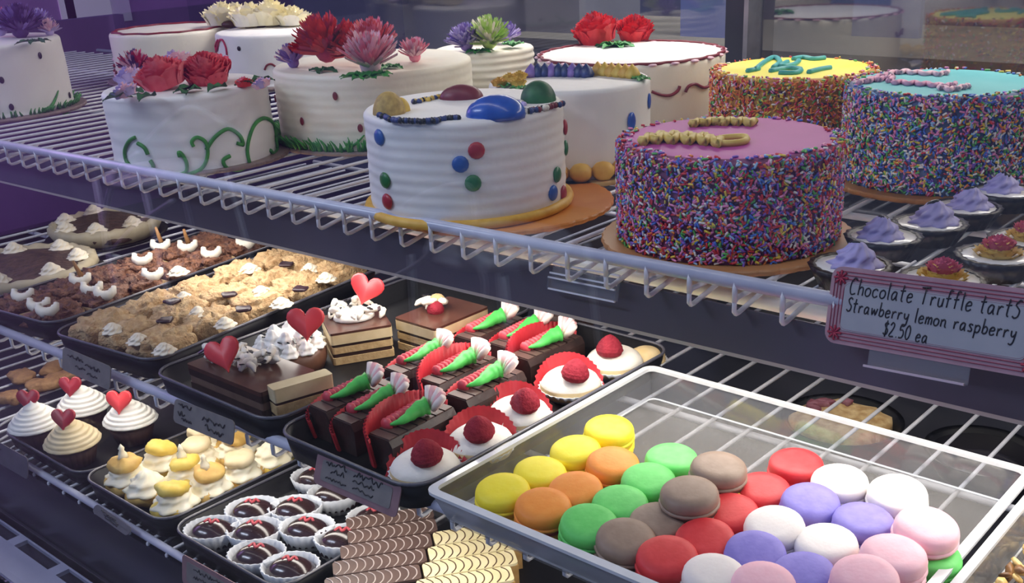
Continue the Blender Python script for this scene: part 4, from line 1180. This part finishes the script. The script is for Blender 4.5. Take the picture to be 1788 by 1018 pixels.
for k, (x, y) in enumerate(WC):
    p = at(x, y, ZB + .026)
    t = thing('raspberry_cake', '%s round white raspberry cake counting from the tray front' % ORD[k], 'cake', (p.x, p.y, ZB + .0035), random.random() * .3, 'white raspberry cakes along the log tray')
    link('paper_cup', wcup_d, t); link('cake_dome', cake_d, t)
    q = at(RB[k][0], RB[k][1], ZB + .046) - Vector((p.x, p.y, 0))
    link('raspberry', rasp_d, t, loc=(max(-.014, min(.014, q.x)), max(-.014, min(.014, q.y)), .0295), scale=1.15, rot=(.12, -.1, k))
    if k in (0, 2, 3, 1): link('red_paper_cup', redcup2_d, t, loc=(0, 0, .001))
p = at(1135, 592, ZB + .02)
t = thing('tea_cake', 'tan cake at the far back corner under the light shield', 'cake', (-.668, .945, ZB + .0035), 0)
link('paper_cup', wcup_d, t, scale=.7); b = MB(); b.lathe([(.012, .003), (.023, .008), (.022, .016), (.012, .022), (.0005, .024)], 20); ob('cake_dome', b, m_bake, t)
# ------------------------------------------------------------------ layered cake slices with hearts
m_sponge = mat('tan_sponge', '#b79a6a', '#c9ae7e', 120, .7, .4, 300)
m_mousse = mat('pale_mousse', '#cdb98e', '#d8c79f', 60, .6)
m_dchoc = mat('dark_chocolate_layer', '#2f1d18', '#3c261e', 80, .45)
m_glaze = mat('brown_glaze', '#4d2e25', '#5b382c', 30, .3, coat=.2)
m_heart = mat('red_heart', '#d63a40', '#de474b', 30, .4)
m_whip = mat('whipped_cream', '#f1eee6', '#f6f4ee', 40, .55, sss=.08)
m_whips = mat('white_chocolate_curl', '#efe9dc', '#e4dccb', 40, .5)
def heart_poly(s, n=28):
    p = []
    for i in range(n):
        t = 2 * PI * i / n
        x = 16 * math.sin(t) ** 3; y = 13 * math.cos(t) - 5 * math.cos(2 * t) - 2 * math.cos(3 * t) - math.cos(4 * t)
        p.append((-x / 32 * s, y / 32 * s))
    return p
hb = MB()
hp = heart_poly(.034); hp2 = [(x * .88, y * .88) for x, y in hp]
hb.rings([[(x, y, -.0022) for x, y in hp2], [(x, y, -.001) for x, y in hp], [(x, y, .001) for x, y in hp], [(x, y, .0022) for x, y in hp2]], 0, True)
heart_d = hb.data('heart', [m_heart])
FACE = math.atan2(FW.x, FW.y) * -1           # yaw that turns a front towards the shopper
def heart(parent, wp, base, yaw=0.0, tiltx=1.25, s=1.0, roll=0.0):
    l = Vector(wp) - Vector(base)
    R = Euler((tiltx, 0, 0)).to_matrix().to_4x4()
    T = Matrix.Translation(l) @ Matrix.Rotation(FACE + yaw, 4, 'Z') @ R @ Matrix.Rotation(roll, 4, 'Z') @ Matrix.Diagonal((s, s, s, 1))
    return link('heart', heart_d, parent, T=T)
def layered(label, x0, x1, y0, y1, z, seq, rz=0, front=None):
    cx_, cy_ = (x0 + x1) / 2, (y0 + y1) / 2
    t = thing('layered_cake', label, 'cake', (cx_, cy_, z), rz, 'layered cake slices')
    zz = 0
    for nm, hh, m, g in seq:
        b = MB(); hx_, hy_ = (x1 - x0) / 2 - g, (y1 - y0) / 2 - g
        P = rrect(-hx_, hx_, -hy_, hy_, .003, 2)
        b.prism(P, zz, zz + hh); ob(nm, b, m, t); zz += hh
    t['h'] = zz
    return t, zz
SEQ = [('sponge_layer', .009, m_sponge, .0), ('chocolate_layer', .005, m_dchoc, .0015), ('sponge_layer', .008, m_sponge, .0005), ('chocolate_layer', .004, m_dchoc, .0018), ('mousse_layer', .012, m_mousse, .0), ('glaze', .003, m_glaze, .0002)]
SEQD = [('chocolate_base', .018, m_dchoc, .0), ('mousse_layer', .009, mat('brown_mousse', '#6a5145', '#765c4e', 60, .6), .0008), ('chocolate_layer', .008, m_dchoc, .0), ('glaze', .005, m_glaze, .0)]
curl = MB(); curl.tube([(-.010, 0, 0), (-.004, .002, .003), (.004, .001, .003), (.010, -.001, 0)], .0042, 7, rf=lambda u: .35 + 1.1 * math.sin(PI * min(1, u + .05)) * .8); curl_d = curl.data('white_curl', [m_whips])
chip = MB(); chip.box((0, 0, 0), (.010, .004, .0018)); chip_d = chip.data('chocolate_shaving', [m_black])
def curls(t, c, n, spread, z, seed, extra=True, w=1.0):
    rnd = random.Random(seed)
    for i in range(n):
        a = rnd.random() * 6.28; rr = spread * math.sqrt(rnd.random())
        link('white_curl', curl_d, t, loc=(c[0] + rr * math.cos(a), c[1] + rr * math.sin(a) * w, z + rnd.random() * .010), rot=(rnd.uniform(-.5, .5), rnd.uniform(-.6, .6), rnd.random() * 6), scale=rnd.uniform(.6, 1.05))
    for i in range(n // 2 if extra else 0):
        a = rnd.random() * 6.28; rr = spread * 1.05 * math.sqrt(rnd.random())
        link('chocolate_shaving', chip_d, t, loc=(c[0] + rr * math.cos(a), c[1] + rr * math.sin(a) * w, z + .006 + rnd.random() * .008), rot=(rnd.uniform(-.6, .6), rnd.uniform(-.6, .6), rnd.random() * 6), scale=rnd.uniform(.6, 1.0))
ZT = ZB + .0035
# slice at the tray front, dark face and heart
t, hh = layered('long dark layered slice with a red heart at the tray front', -1.045, -.905, .578, .652, ZT, SEQD)
base = t.location
tb = thing('layered_cake', 'tan cut end of layered cake beside the front slice', 'cake', (-.888, .618, ZT), -.25, 'layered cake slices')
zz = 0
for nm, h_, m, g in [('sponge_layer', .010, m_sponge, 0), ('chocolate_layer', .004, m_dchoc, .001), ('sponge_layer', .010, m_sponge, 0), ('chocolate_layer', .003, m_dchoc, .001), ('mousse_layer', .014, m_mousse, 0)]:
    b = MB(); b.prism(rrect(-.0095 + g, .0095 - g, -.034 + g, .034 - g, .002, 2), zz, zz + h_ * 1.12); ob(nm, b, m, tb); zz += h_ * 1.12
curls(t, (-.038, -.006), 22, .030, hh + .002, 1, True, .8); curls(t, (.006, .004), 16, .028, hh + .002, 5, True, .8)
heart(t, at(389, 616, ZB + .072), base, -.25, 1.2, 1.25, .35)
# round base with cream mound and heart
rc = thing('cream_tart', 'round chocolate tart heaped with white cream and an upright red heart', 'tart', (-1.018, .700, ZT))
b = MB(); b.lathe([(.040, 0), (.044, .012), (.044, .022), (.040, .026), (.0005, .027)], 32); ob('chocolate_base', b, mat('brown_tart_base', '#5b3a29', '#6d4733', 70, .5), rc)
rnd = random.Random(8)
drop = swirl_mb(.0115, .016, 6, .6).data('cream_drop', [m_whip])
for i in range(10):
    a = i * 2 * PI / 10; link('cream_drop', drop, rc, loc=(.033 * math.cos(a), .033 * math.sin(a), .026))
for i in range(6):
    a = i * 2 * PI / 6 + .3; link('cream_drop', drop, rc, loc=(.019 * math.cos(a), .019 * math.sin(a), .035), scale=1.1)
b = MB(); b.ell((0, 0, .030), .028, .028, .018, 16, 8); ob('cream_mound', b, m_whip, rc)
for i in range(18):
    a = rnd.random() * 6.28; rr = .016 + .022 * rnd.random()
    link('chocolate_shaving', chip_d, rc, loc=(rr * math.cos(a), rr * math.sin(a), .047 - rr * .2), rot=(rnd.uniform(-.6, .6), rnd.uniform(-.6, .6), a), scale=.8)
heart(rc, at(534, 562, ZB + .073), rc.location, 0, 1.25, 1.3)
# slice turned to the shopper, heart on edge
t, hh = layered('layered slice facing the shopper with white curls and tilted heart', -1.026, -.950, .746, .816, ZT, SEQ, math.radians(60))
b = MB(); b.ell((0, .010, hh + .001), .026, .022, .012, 16, 6, lo=0); ob('cream_mound', b, m_whip, t)
curls(t, (0, .008), 26, .034, hh + .004, 2)
heart(t, at(640, 503, ZB + .078), t.location, .0, 1.3, 1.25, -.35)
t2 = t
for ch in t.children:
    if ch.name.startswith('heart'):
        ch.matrix_basis = Matrix.Rotation(-math.radians(60), 4, 'Z') @ ch.matrix_basis
# slice with a corner towards the shopper
t, hh = layered('tall tan layered slice with its corner towards the shopper', -.955, -.884, .815, .910, ZT, SEQ)
curls(t, (-.022, .004), 12, .018, hh + .002, 3)
b = MB(); b.ell((0, 0, .004), .012, .009, .008, 10, 5); ob('nougat_piece', b, m_sponge, t, loc=(-.016, .01, hh + .006))
link('red_fruit', rasp_d, t, loc=(-.010, -.002, hh + .002), rot=(1.3, 0, 1), scale=.8)

# ------------------------------------------------------------------ lumpy bars
def lump(name, sx, sy, sz, m, seed, amp=.0045, fr=60, seg=26, rn=14, ex=.55, tri=False, mats=None):
    b = MB(); rs = []
    for i in range(rn + 1):
        a = -PI / 2 + PI * i / rn; ring = []
        for j in range(seg):
            t = 2 * PI * j / seg
            f = lambda v, e: math.copysign(abs(v) ** e, v)
            cx_, cy_ = f(math.cos(t), ex), f(math.sin(t), ex)
            if tri:
                k = math.cos(PI / 3) / math.cos((t % (2 * PI / 3)) - PI / 3); k = k * .55 + .45
                cx_, cy_ = math.cos(t) * k * 1.3, math.sin(t) * k * 1.3
            ca = max(abs(math.cos(a)) ** ex, .001)
            p = Vector((cx_ * ca * sx, cy_ * ca * sy, f(math.sin(a), ex) * sz))
            n = noise.noise(p * fr + Vector((seed * 7.1, 0, 0))) * amp + noise.noise(p * fr * 3 + Vector((0, seed * 3.3, 0))) * amp * .55
            p += p.normalized() * n if p.length > 1e-6 else Vector()
            p.z += sz
            ring.append(p)
        rs.append(ring)
    b.rings(rs, 0, True)
    return b.data(name, mats or [m])
m_crumb = mat('crumble_top', '#b08c62', '#d2b488', 90, .8, 1.0, 220, bdist=.005)
crumbs = [lump('crumble', .0345, .041, .020, m_crumb, s, .011, 75, 40, 22) for s in range(5)]
m_jam = mat('dark_fruit', '#2c1820', '#3a2129', 60, .35)
jam_d = lump('dark_fruit', .007, .006, .0022, m_jam, 2, .002, 150, 14, 8)
m_dol = mat('cream_dollop', '#e8dcc4', '#efe6d4', 60, .6, sss=.05)
dol_d = swirl_mb(.0125, .012, 8, 2.0, depth=.10).data('cream_dollop', [m_dol])
bars = []
rowsN = ['front', 'second', 'third', 'fourth', 'back']; colN = ['left', 'middle', 'right']
for r_ in range(5):
    for c_ in range(3):
        q = CRC + Matrix.Rotation(CRA, 3, 'Z') @ Vector(((c_ - 1) * .0605, (r_ - 2) * .0775, 0)); x, y = q.x, q.y
        t = thing('crumble_bar', '%s tan crumble bar of the %s row in its tray' % (colN[c_], rowsN[r_]), 'pastry', (x, y, ZB + .0032), CRA, 'crumble bars in the black tray')
        link('crumble', random.choice(crumbs), t, rot=(0, 0, random.choice((0, PI)) + random.uniform(-.05, .05)), scale=(.845, .94, random.uniform(.88, 1.05)))
        bars.append(t)
def nearest(L, p): return min(L, key=lambda o: (o.location.x - p.x) ** 2 + (o.location.y - p.y) ** 2)
for x, y in ((195, 570), (240, 588), (320, 515), (285, 605), (435, 465), (345, 541), (455, 505), (540, 465), (568, 481), (392, 560), (490, 525), (310, 470)):
    p = at(x, y, ZB + .044); o = nearest(bars, p)
    l = Matrix.Rotation(-CRA, 3, 'Z') @ (p - o.location); l.z = .034
    link('cream_dollop', dol_d, o, loc=l, scale=(random.uniform(1.05, 1.3),) * 2 + (1.0,))
for x, y in ((288, 560), (400, 515), (425, 540), (525, 505), (300, 527), (500, 462)):
    p = at(x, y, ZB + .043); o = nearest(bars, p)
    l = Matrix.Rotation(-CRA, 3, 'Z') @ (p - o.location); l.z = .0385
    link('dark_fruit', jam_d, o, loc=l, rot=(0, 0, x), scale=(1.5, 1.5, 1))
# nut tarts
m_nut = mat('nut_filling', '#4a281f', '#8a5c40', 110, .55, 1.0, 180, bdist=.006)
m_crust = mat('tart_crust', '#b99a6c', '#c9ad82', 60, .7)
nuts = [lump('nut_filling', .034, .034, .0125, m_nut, s, .012, 95, 44, 18, .6, True) for s in range(4)]
def crust_mesh():
    b = MB(); N = 42; P = []
    for j in range(N):
        t = 2 * PI * j / N; k = math.cos(PI / 3) / math.cos((t % (2 * PI / 3)) - PI / 3); k = k * .55 + .45
        P.append((math.cos(t) * k * .0475, math.sin(t) * k * .0475))
    b.rings([[(x * .93, y * .93, 0) for x, y in P], [(x * 1.04, y * 1.04, .0195) for x, y in P], [(x * .98, y * .98, .0195) for x, y in P], [(x * .88, y * .88, .003) for x, y in P]], 0, True)
    return b.data('crust', [m_crust])
crust_d = crust_mesh()
b = MB(); N = 12
b.tube([(.0115 * math.cos(PI * (.95 + 1.1 * i / N)), .0115 * math.sin(PI * (.95 + 1.1 * i / N)), .004) for i in range(N + 1)], .0062, 8, rf=lambda u: .55 + .6 * math.sin(PI * u) + .10 * math.cos(u * 30)); cres_d = b.data('cream_crescent', [m_whips])
b = MB(); b.tube([(0, 0, 0), (.002, .004, .014), (.003, .006, .024)], .0042, 6, rf=lambda u: 1 - .5 * u); stick_d = b.data('pastry_stick', [mat('toffee', '#9a6f42', '#a97c4c', 60, .5)])
tarts = []
k = 0
for r_ in range(6):
    for c_ in range(2):
        q = PCC + Matrix.Rotation(PCA, 3, 'Z') @ Vector(((c_ - .5) * .077, (r_ - 2.5) * .066, 0)); x, y = q.x, q.y
        t = thing('nut_tart', '%s brown nut tart of the %s row from the front' % (('left', 'right')[c_], ORD[r_]), 'tart', (x, y, ZB + .0032), (0.3 if (r_ + c_) % 2 else 1.35) + random.uniform(-.1, .1), 'nut tarts in the black tray')
        link('crust', crust_d, t, scale=.92); link('nut_filling', nuts[k % 4], t, loc=(0, 0, .005), scale=1.0)
        tarts.append(t); k += 1
for n_, (x, y) in enumerate(((45, 520), (68, 536), (88, 545), (157, 490), (165, 508), (188, 516), (252, 457), (272, 432), (281, 482), (350, 434), (372, 446), (432, 428))):
    p = at(x, y, ZB + .030); o = nearest(tarts, p)
    R = Matrix.Rotation(-o.rotation_euler.z, 3, 'Z')
    l = R @ (p - o.location); l.z = 0
    if l.length > .024: l = l.normalized() * .024
    l.z = .036; link('cream_crescent', cres_d, o, loc=l, rot=(math.radians(48), 0, FACE - o.rotation_euler.z), scale=1.05)
    if n_ in (3, 7, 9): link('pastry_stick', stick_d, o, loc=l, rot=(0, 0, n_))

# pies at the far left of the middle shelf
def nut_pie(label, x, y, r, seed):
    t = thing('cream_pie', label, 'pie', (x, y, ZB), seed)
    b = MB(); b.lathe([(r * .9, 0), (r * 1.04, .006), (r * 1.05, .008), (r * .92, .004), (.0005, .003)], 40); ob('plate', b, m_btray, t)
    b = MB(); b.lathe([(r * .86, .005), (r * .96, .022), (r * .95, .030), (r * .88, .034), (r * .82, .030)], 60, 0, mod=lambda a, i, rr, z: (rr * (1 + .012 * math.cos(22 * a)), z + (.002 * math.cos(22 * a) if i > 1 else 0), a)); ob('cream_edge', b, mat('pie_cream_edge', '#b0a386', '#beb297', 50, .6), t)
    d = lump('chocolate_filling', r * .86, r * .86, .017, mat('chocolate_crumb', '#3a2822', '#594034', 60, .6, .8, 120, bdist=.004), seed, .006, 40, 40, 10, .75)
    link('chocolate_filling', d, t, loc=(0, 0, .001))
    for i in range(7):
        a = i * 2 * PI / 7; link('cream_dollop', dol_d, t, loc=(r * .72 * math.cos(a), r * .72 * math.sin(a), .030), scale=1.4)
    return t
nut_pie('round chocolate pie with cream edge at far left of the middle shelf', -1.648, .668, .118, 1)
nut_pie('smaller shaded chocolate pie behind the far left pie', -1.775, .880, .098, 2)

# ------------------------------------------------------------------ lowest shelf
ZTc = ZC + .0035
# cupcakes with hearts
m_cake = mat('cupcake_sponge', '#3e261e', '#4b2f25', 60, .7, .3, 150)
m_tanc = mat('toasted_cream', '#d7c49a', '#e2d2ad', 50, .55, sss=.05)
cc_cup = flute_cup(.024, .032, .026, 22, amp=.03).data('paper_wrapper', [m_cake])
bb = MB(); bb.lathe([(.025, .004), (.0305, .024), (.029, .031), (.015, .035), (.0005, .036)], 24); cc_body = bb.data('sponge', [m_cake])
def ridged(m, s):
    b = MB(); prof = [(.0005, 0)]
    n = 6
    for i in range(n):
        u = i / n; r0 = .034 * (1 - u ** 1.4) + .004
        prof += [(r0, .032 * u), (r0 * 1.04, .032 * u + .0022), (r0 * .95, .032 * u + .0046)]
    prof.append((.0005, .037))
    b.lathe(prof, 30, mod=lambda t, i, r, z: (r * (1 + .02 * math.cos(15 * t + i)), z + .0012 * math.sin(t), t))
    return b.data('cream_swirl', [m])
sw_w = ridged(m_whip, 1); sw_t = ridged(m_tanc, 2)
for k, (x, y, hx_, hy_, m, lab) in enumerate(((58, 722, 48, 694, sw_w, 'white cupcake with dark red heart at far left of its tray'), (122, 752, 110, 728, sw_t, 'tan cream cupcake with dark red heart nearest the front'),
        (142, 692, 122, 671, sw_w, 'white cupcake with red heart behind the price tag'), (224, 715, 196, 705, sw_w, 'white cupcake with bright red heart at right'))):
    p = at(x, y, ZTc + .050)
    t = thing('cupcake', lab, 'cupcake', (p.x, p.y, ZTc), 0, 'cupcakes with red hearts')
    link('paper_wrapper', cc_cup, t); link('sponge', cc_body, t); link('cream_swirl', m, t, loc=(0, 0, .032), rot=(.0, .0, k))
    hpos = at(hx_, hy_, ZTc + .074)
    d = Vector((hpos.x - p.x, hpos.y - p.y, 0))
    if d.length > .016: d = d.normalized() * .016
    o = heart(t, Vector((p.x + d.x, p.y + d.y, ZTc + .072)), t.location, -.1, 1.15, 1.05 + .1 * (k == 3))
    if k < 3: o.data = hb.data('heart', [mat('dark_red_heart', '#97222f', '#a52b37', 30, .4)])
# small walnut biscuits behind the cupcakes
m_wal = mat('walnut_biscuit', '#8a6542', '#a57d52', 70, .7, .7, 140, bdist=.003)
wal = [lump('biscuit', .026, .018, .009, m_wal, s, .006, 70, 20, 10, .7) for s in range(3)]
for k, (x, y) in enumerate(((38, 655), (75, 668), (92, 640), (20, 690), (110, 655))):
    p = at(x, y, ZTc + .012)
    t = thing('walnut_biscuit', '%s of the brown walnut biscuits behind the cupcakes, counting from the left' % ORD[[1, 2, 3, 0, 4][k]], 'biscuit', (p.x, p.y, ZTc), k * 1.1, 'walnut biscuits behind the cupcakes')
    link('biscuit', wal[k % 3], t)
# cream puffs
m_choux = mat('choux_pastry', '#c49a4e', '#dcb868', 45, .6, .4, 110)
m_lemon = mat('lemon_choux', '#d9b84a', '#e8cf6a', 45, .55, .3, 110)
m_cpuff = mat('puff_cream', '#efe6c8', '#f6f0dd', 35, .5, sss=.1)
puff_b = [lump('choux_base', .029, .029, .013, mm, s, .005, 50, 22, 10, .75) for s, mm in ((1, m_choux), (2, m_lemon), (3, m_choux))]
puff_c = swirl_mb(.028, .028, 7, 1.4, depth=.09).data('cream_swirl', [m_cpuff])
puff_l = [lump('choux_lid', .021, .021, .009, mm, s, .005, 60, 20, 10, .8) for s, mm in ((4, m_choux), (5, m_lemon), (6, m_tanc))]
peak = MB(); peak.lathe([(.0075, 0), (.0062, .006), (.003, .012), (.0040, .015), (.0005, .021)], 10, mod=lambda t, i, r, z: (r * (1 + .1 * math.cos(4 * t)), z, t + i * .4)); peak_d = peak.data('cream_peak', [m_cpuff])
PF = [(184, 800, 1), (240, 772, 0), (300, 787, 0), (228, 848, 0), (292, 866, 0), (372, 812, 0), (356, 850, 1), (432, 790, 0), (310, 742, 1), (366, 765, 0), (330, 822, 1)]
puffs = []
for k, (x, y, pk) in enumerate(PF):
    p = at(x, y, ZTc + .046)
    q = Vector((min(max(p.x, -1.262), -1.146), min(max(p.y, .582), .732), ZTc)); puffs.append(q)
for it in range(40):                                  # ease apart so that they touch instead of cutting into one another
    for i in range(len(puffs)):
        for j in range(i):
            d = puffs[i] - puffs[j]; d.z = 0
            if 1e-6 < d.length < .051:
                m_ = d.normalized() * (.051 - d.length) * .5
                puffs[i] += m_; puffs[j] -= m_
    for q in puffs: q.x = min(max(q.x, -1.262), -1.146); q.y = min(max(q.y, .582), .734)
names = ['left front', 'left rear', 'central', 'front', 'right front corner', 'right middle', 'right', 'rearmost right', 'rearmost left', 'rear middle', 'middle front']
for k, q in enumerate(puffs):
    t = thing('cream_puff', '%s golden cream puff in the rounded black tray' % names[k], 'pastry', q, k * 1.3, 'cream puffs in the black tray')
    link('choux_base', puff_b[k % 3], t, scale=1.0)
    link('cream_swirl', puff_c, t, loc=(0, 0, .018), scale=(1.04, 1.04, 1.0))
    if k % 4 != 3: link('choux_lid', puff_l[k % 3], t, loc=(.002, 0, .033), rot=(.15, .1, k), scale=.95)
    if PF[k][2]: link('cream_peak', peak_d, t, loc=(0, 0, .048))
# chocolate domes in white fluted cups
m_dome = mat('glossy_chocolate_dome', '#2b1a1c', '#382325', 40, .2, coat=.6)
m_pipr = mat('red_piping', '#b8404a', '#c85660', 60, .45)
ov_cup = flute_cup(.0215, .0268, .023, 24, amp=.03, ell=1.22).data('paper_cup', [mat('white_fluted_paper', '#dfe2e8', '#d0d5dc', 50, .6)])
b = MB(); b.ell((0, 0, .007), .0298, .0228, .0235, 22, 10, lo=-.1); dome_d = b.data('chocolate_dome', [m_dome])
b = MB(); b.tube(smooth3([(-.008, 0, .0292), (-.003, .005, .0304), (.001, -.004, .0308), (.005, .004, .0302), (.009, -.001, .0290)]), .0018, 6); pip_d = b.data('red_piping', [m_pipr])
b = MB(); b.ell((0, 0, .003), .024, .018, .002, 16, 4); crm_d = b.data('cream_bed', [m_dol])
CP = [(353, 909), (395, 927), (441, 951), (495, 981), (439, 861), (482, 878), (534, 906), (585, 929), (514, 819), (552, 850), (652, 900)]
cn = ['front left corner', 'second in the front row', 'third in the front row', 'front right corner', 'left of the middle row', 'second in the middle row', 'third in the middle row', 'right of the middle row', 'rear left', 'rear middle', 'rear right']
CPP = [at(x, y, ZTc + .024) for x, y in CP]
for it in range(40):
    for i in range(len(CPP)):
        for j in range(i):
            d = CPP[i] - CPP[j]; d.z = 0
            if 1e-6 < d.length < .0545:
                m_ = d.normalized() * (.0545 - d.length) * .5
                CPP[i] += m_; CPP[j] -= m_
    for q in CPP: q.x = min(max(q.x, -1.050), -.905); q.y = min(max(q.y, .573), .735)
for k, p in enumerate(CPP):
    t = thing('chocolate_cup', 'glossy chocolate dome in white paper cup, %s' % cn[k], 'chocolate', (p.x, p.y, ZTc), .72 + random.uniform(-.12, .12), 'chocolate domes in white paper cups')
    t.scale = (1.05,) * 3
    link('paper_cup', ov_cup, t); link('chocolate_dome', dome_d, t); link('red_piping', pip_d, t); link('cream_bed', crm_d, t)
# striped slices
m_cs = mat('chocolate_slice', '#5a4640', '#6a544c', 40, .4); m_csd = mat('chocolate_slice_side', '#2c1e1b', '#3a2823', 70, .6)
m_ys = mat('cream_slice', '#e6d9a8', '#efe5be', 40, .4); m_ysd = mat('cream_slice_side', '#a27f49', '#b99458', 70, .7)
m_wl = mat('white_chevron', '#cfc0ba', None, rough=.4); m_bl = mat('brown_chevron', '#5a3f26', None, rough=.4)
def slice_data(mt, ms, ml, nm):
    L, Wd, Hh = .105, .029, .026
    b = MB(); b.box((0, 0, Hh / 2), (L, Wd, Hh)); body = b.data(nm + '_body', [ms])
    b = MB(); b.prism(rrect(-L / 2, L / 2, -Wd / 2, Wd / 2, .005, 3), Hh, Hh + .003); top = b.data('icing', [mt])
    b = MB()
    for i in range(11):
        x = -L / 2 + .006 + i * .0092
        b.tube(smooth3([(x - .0035, -Wd / 2 + .001, Hh + .0032), (x + .0015, -Wd / 4, Hh + .0034), (x + .003, 0, Hh + .0034), (x + .0015, Wd / 4, Hh + .0034), (x - .0035, Wd / 2 - .001, Hh + .0032)]), .00075, 4)
    return body, top, b.data('chevron_lines', [ml])
SC, SY = slice_data(m_cs, m_csd, m_wl, 'slice'), slice_data(m_ys, m_ysd, m_bl, 'slice')
cfd = thing('slice_board', 'dark board under the striped pastry slices', 'board', (-.70, .668, ZC))
b = MB(); b.prism(rrect(-.155, .155, -.13, .13, .01), 0, .005); ob('board_plate', b, m_btray, cfd)
dirv = at(700, 945, ZC + .03) - at(600, 960, ZC + .03); ang = math.atan2(dirv.y, dirv.x)
perp = Vector((math.sin(ang), -math.cos(ang), 0))
c0 = at(668, 935, ZC + .03) + Vector((math.cos(ang), math.sin(ang), 0)) * .012; c1 = at(765, 962, ZC + .03)
for k in range(5):
    p = c0 + perp * (.031 * (k - 1)) - Vector((math.cos(ang), math.sin(ang), 0)) * (.010 * max(0, k - 1))
    if k == 0: p = p
    t = thing('striped_slice', '%s chocolate slice with white chevron icing from the back' % ORD[k], 'pastry', (p.x, p.y, ZC + .0052), ang, 'striped pastry slices')
    for d, n_ in zip(SC, ('pastry_body', 'icing', 'chevron_lines')): link(n_, d, t)
u_ = Vector((math.cos(ang), math.sin(ang), 0))
for k in range(4):
    p = c0 + u_ * (.098 - .010 * k) + perp * (.031 * (k + 1.0))
    t = thing('striped_slice', '%s pale yellow slice with brown chevron icing from the back' % ORD[k], 'pastry', (p.x, p.y, ZC + .0052), ang, 'striped pastry slices')
    for d, n_ in zip(SY, ('pastry_body', 'icing', 'chevron_lines')): link(n_, d, t)
# pies seen through the middle shelf
def deep_pie(label, px, py, r, filled, seed):
    p = at(px, py, .60)
    t = thing('deep_pie', label, 'pie', (p.x, p.y, .5702), seed)
    b = MB(); b.lathe([(.0005, 0), (r * .8, 0), (r, .032), (r * 1.06, .034), (r * .97, .031), (r * .77, .004), (.0005, .004)], 40, cap0=False, cap1=False); ob('black_tin', b, m_btray, t)
    if filled:
        d = lump('crumb_topping', r * .82, r * .82, .018, mat('pie_crumb', '#b08a52', '#d9bd86', 60, .8, .8, 110, bdist=.004), seed, .008, 45, 40, 10, .7)
        link('crumb_topping', d, t, loc=(0, 0, .005))
        rnd = random.Random(seed)
        fr_ = lump('fruit_piece', .009, .008, .005, mat('berry_piece', '#7a2f38', '#a3727a', 60, .5), 3, .003, 90, 12, 6)
        for i in range(9):
            a = rnd.uniform(-1.2, .8); link('fruit_piece', fr_, t, loc=(r * .6 * math.cos(a), r * .6 * math.sin(a) * rnd.random(), .036), rot=(0, 0, i))
    else:
        b = MB(); b.lathe([(r * .75, .006), (r * .93, .026), (.0005, .029)], 36); ob('dark_filling', b, mat('dark_pie_glaze', '#171318', '#201a1f', 30, .25, coat=.4), t)
    return t
deep_pie('crumb topped fruit pie in a black tin seen through the middle shelf', 1470, 735, .082, True, 3)
deep_pie('dark glazed pie in a black tin at the right of lowest shelf', 1715, 790, .072, False, 4)

# ------------------------------------------------------------------ white chairs added out of view so the front glass mirrors pale streaks
m_chair = mat('white_lacquer_tube', '#e6e8ee', '#dfe2ea', 30, .35)
def chair(label, strands, rad, seat_px):
    t = thing('streak_chair', label, 'chair', (0, 0, 0), 0, 'white chairs added for the glass streaks')
    V = 1.86                                     # depth of the mirror image; the chair itself stands at .86 - V
    low = []
    for st in strands:
        P = [atY(x, y, V) for x, y in smooth2(st, 5)]
        P = [Vector((p.x, .86 - V, p.z)) for p in P]
        low.append(min(P, key=lambda p: p.z))
        b = MB(); b.tube(P, rad, 8); ob('back_tube', b, m_chair, t)
    cx_ = sum(p.x for p in low) / len(low)
    for sx in (-.17, .17):
        for sy in (-.02, -.36):
            b = MB(); b.tube([(cx_ + sx, .86 - V + sy, .45), (cx_ + sx * 1.15, .86 - V + sy * 1.1, .012), (cx_ + sx * 1.15, .86 - V + sy * 1.1, 0)], .010, 8); ob('leg', b, m_chair, t)
    b = MB(); b.lathe([(.0005, .45), (.20, .45), (.205, .462), (.20, .475), (.0005, .478)], 32, T=Matrix.Translation((cx_, .86 - V - .19, 0))); ob('seat', b, m_chair, t)
    return t
chair('white bent tube chair added to mirror streaks over the left cakes', [[(186, 440), (183, 390), (192, 335), (213, 292), (242, 266)], [(256, 248), (292, 212), (333, 187), (380, 210), (428, 240)], [(196, 438), (240, 392), (302, 350)]], .0085, None)
chair('white bent tube chair added to mirror streaks below the balloon cake', [[(846, 522), (845, 486), (830, 456), (800, 432)], [(690, 482), (735, 456), (768, 418)], [(832, 420), (828, 345), (806, 322), (752, 334), (700, 362)]], .0075, None)
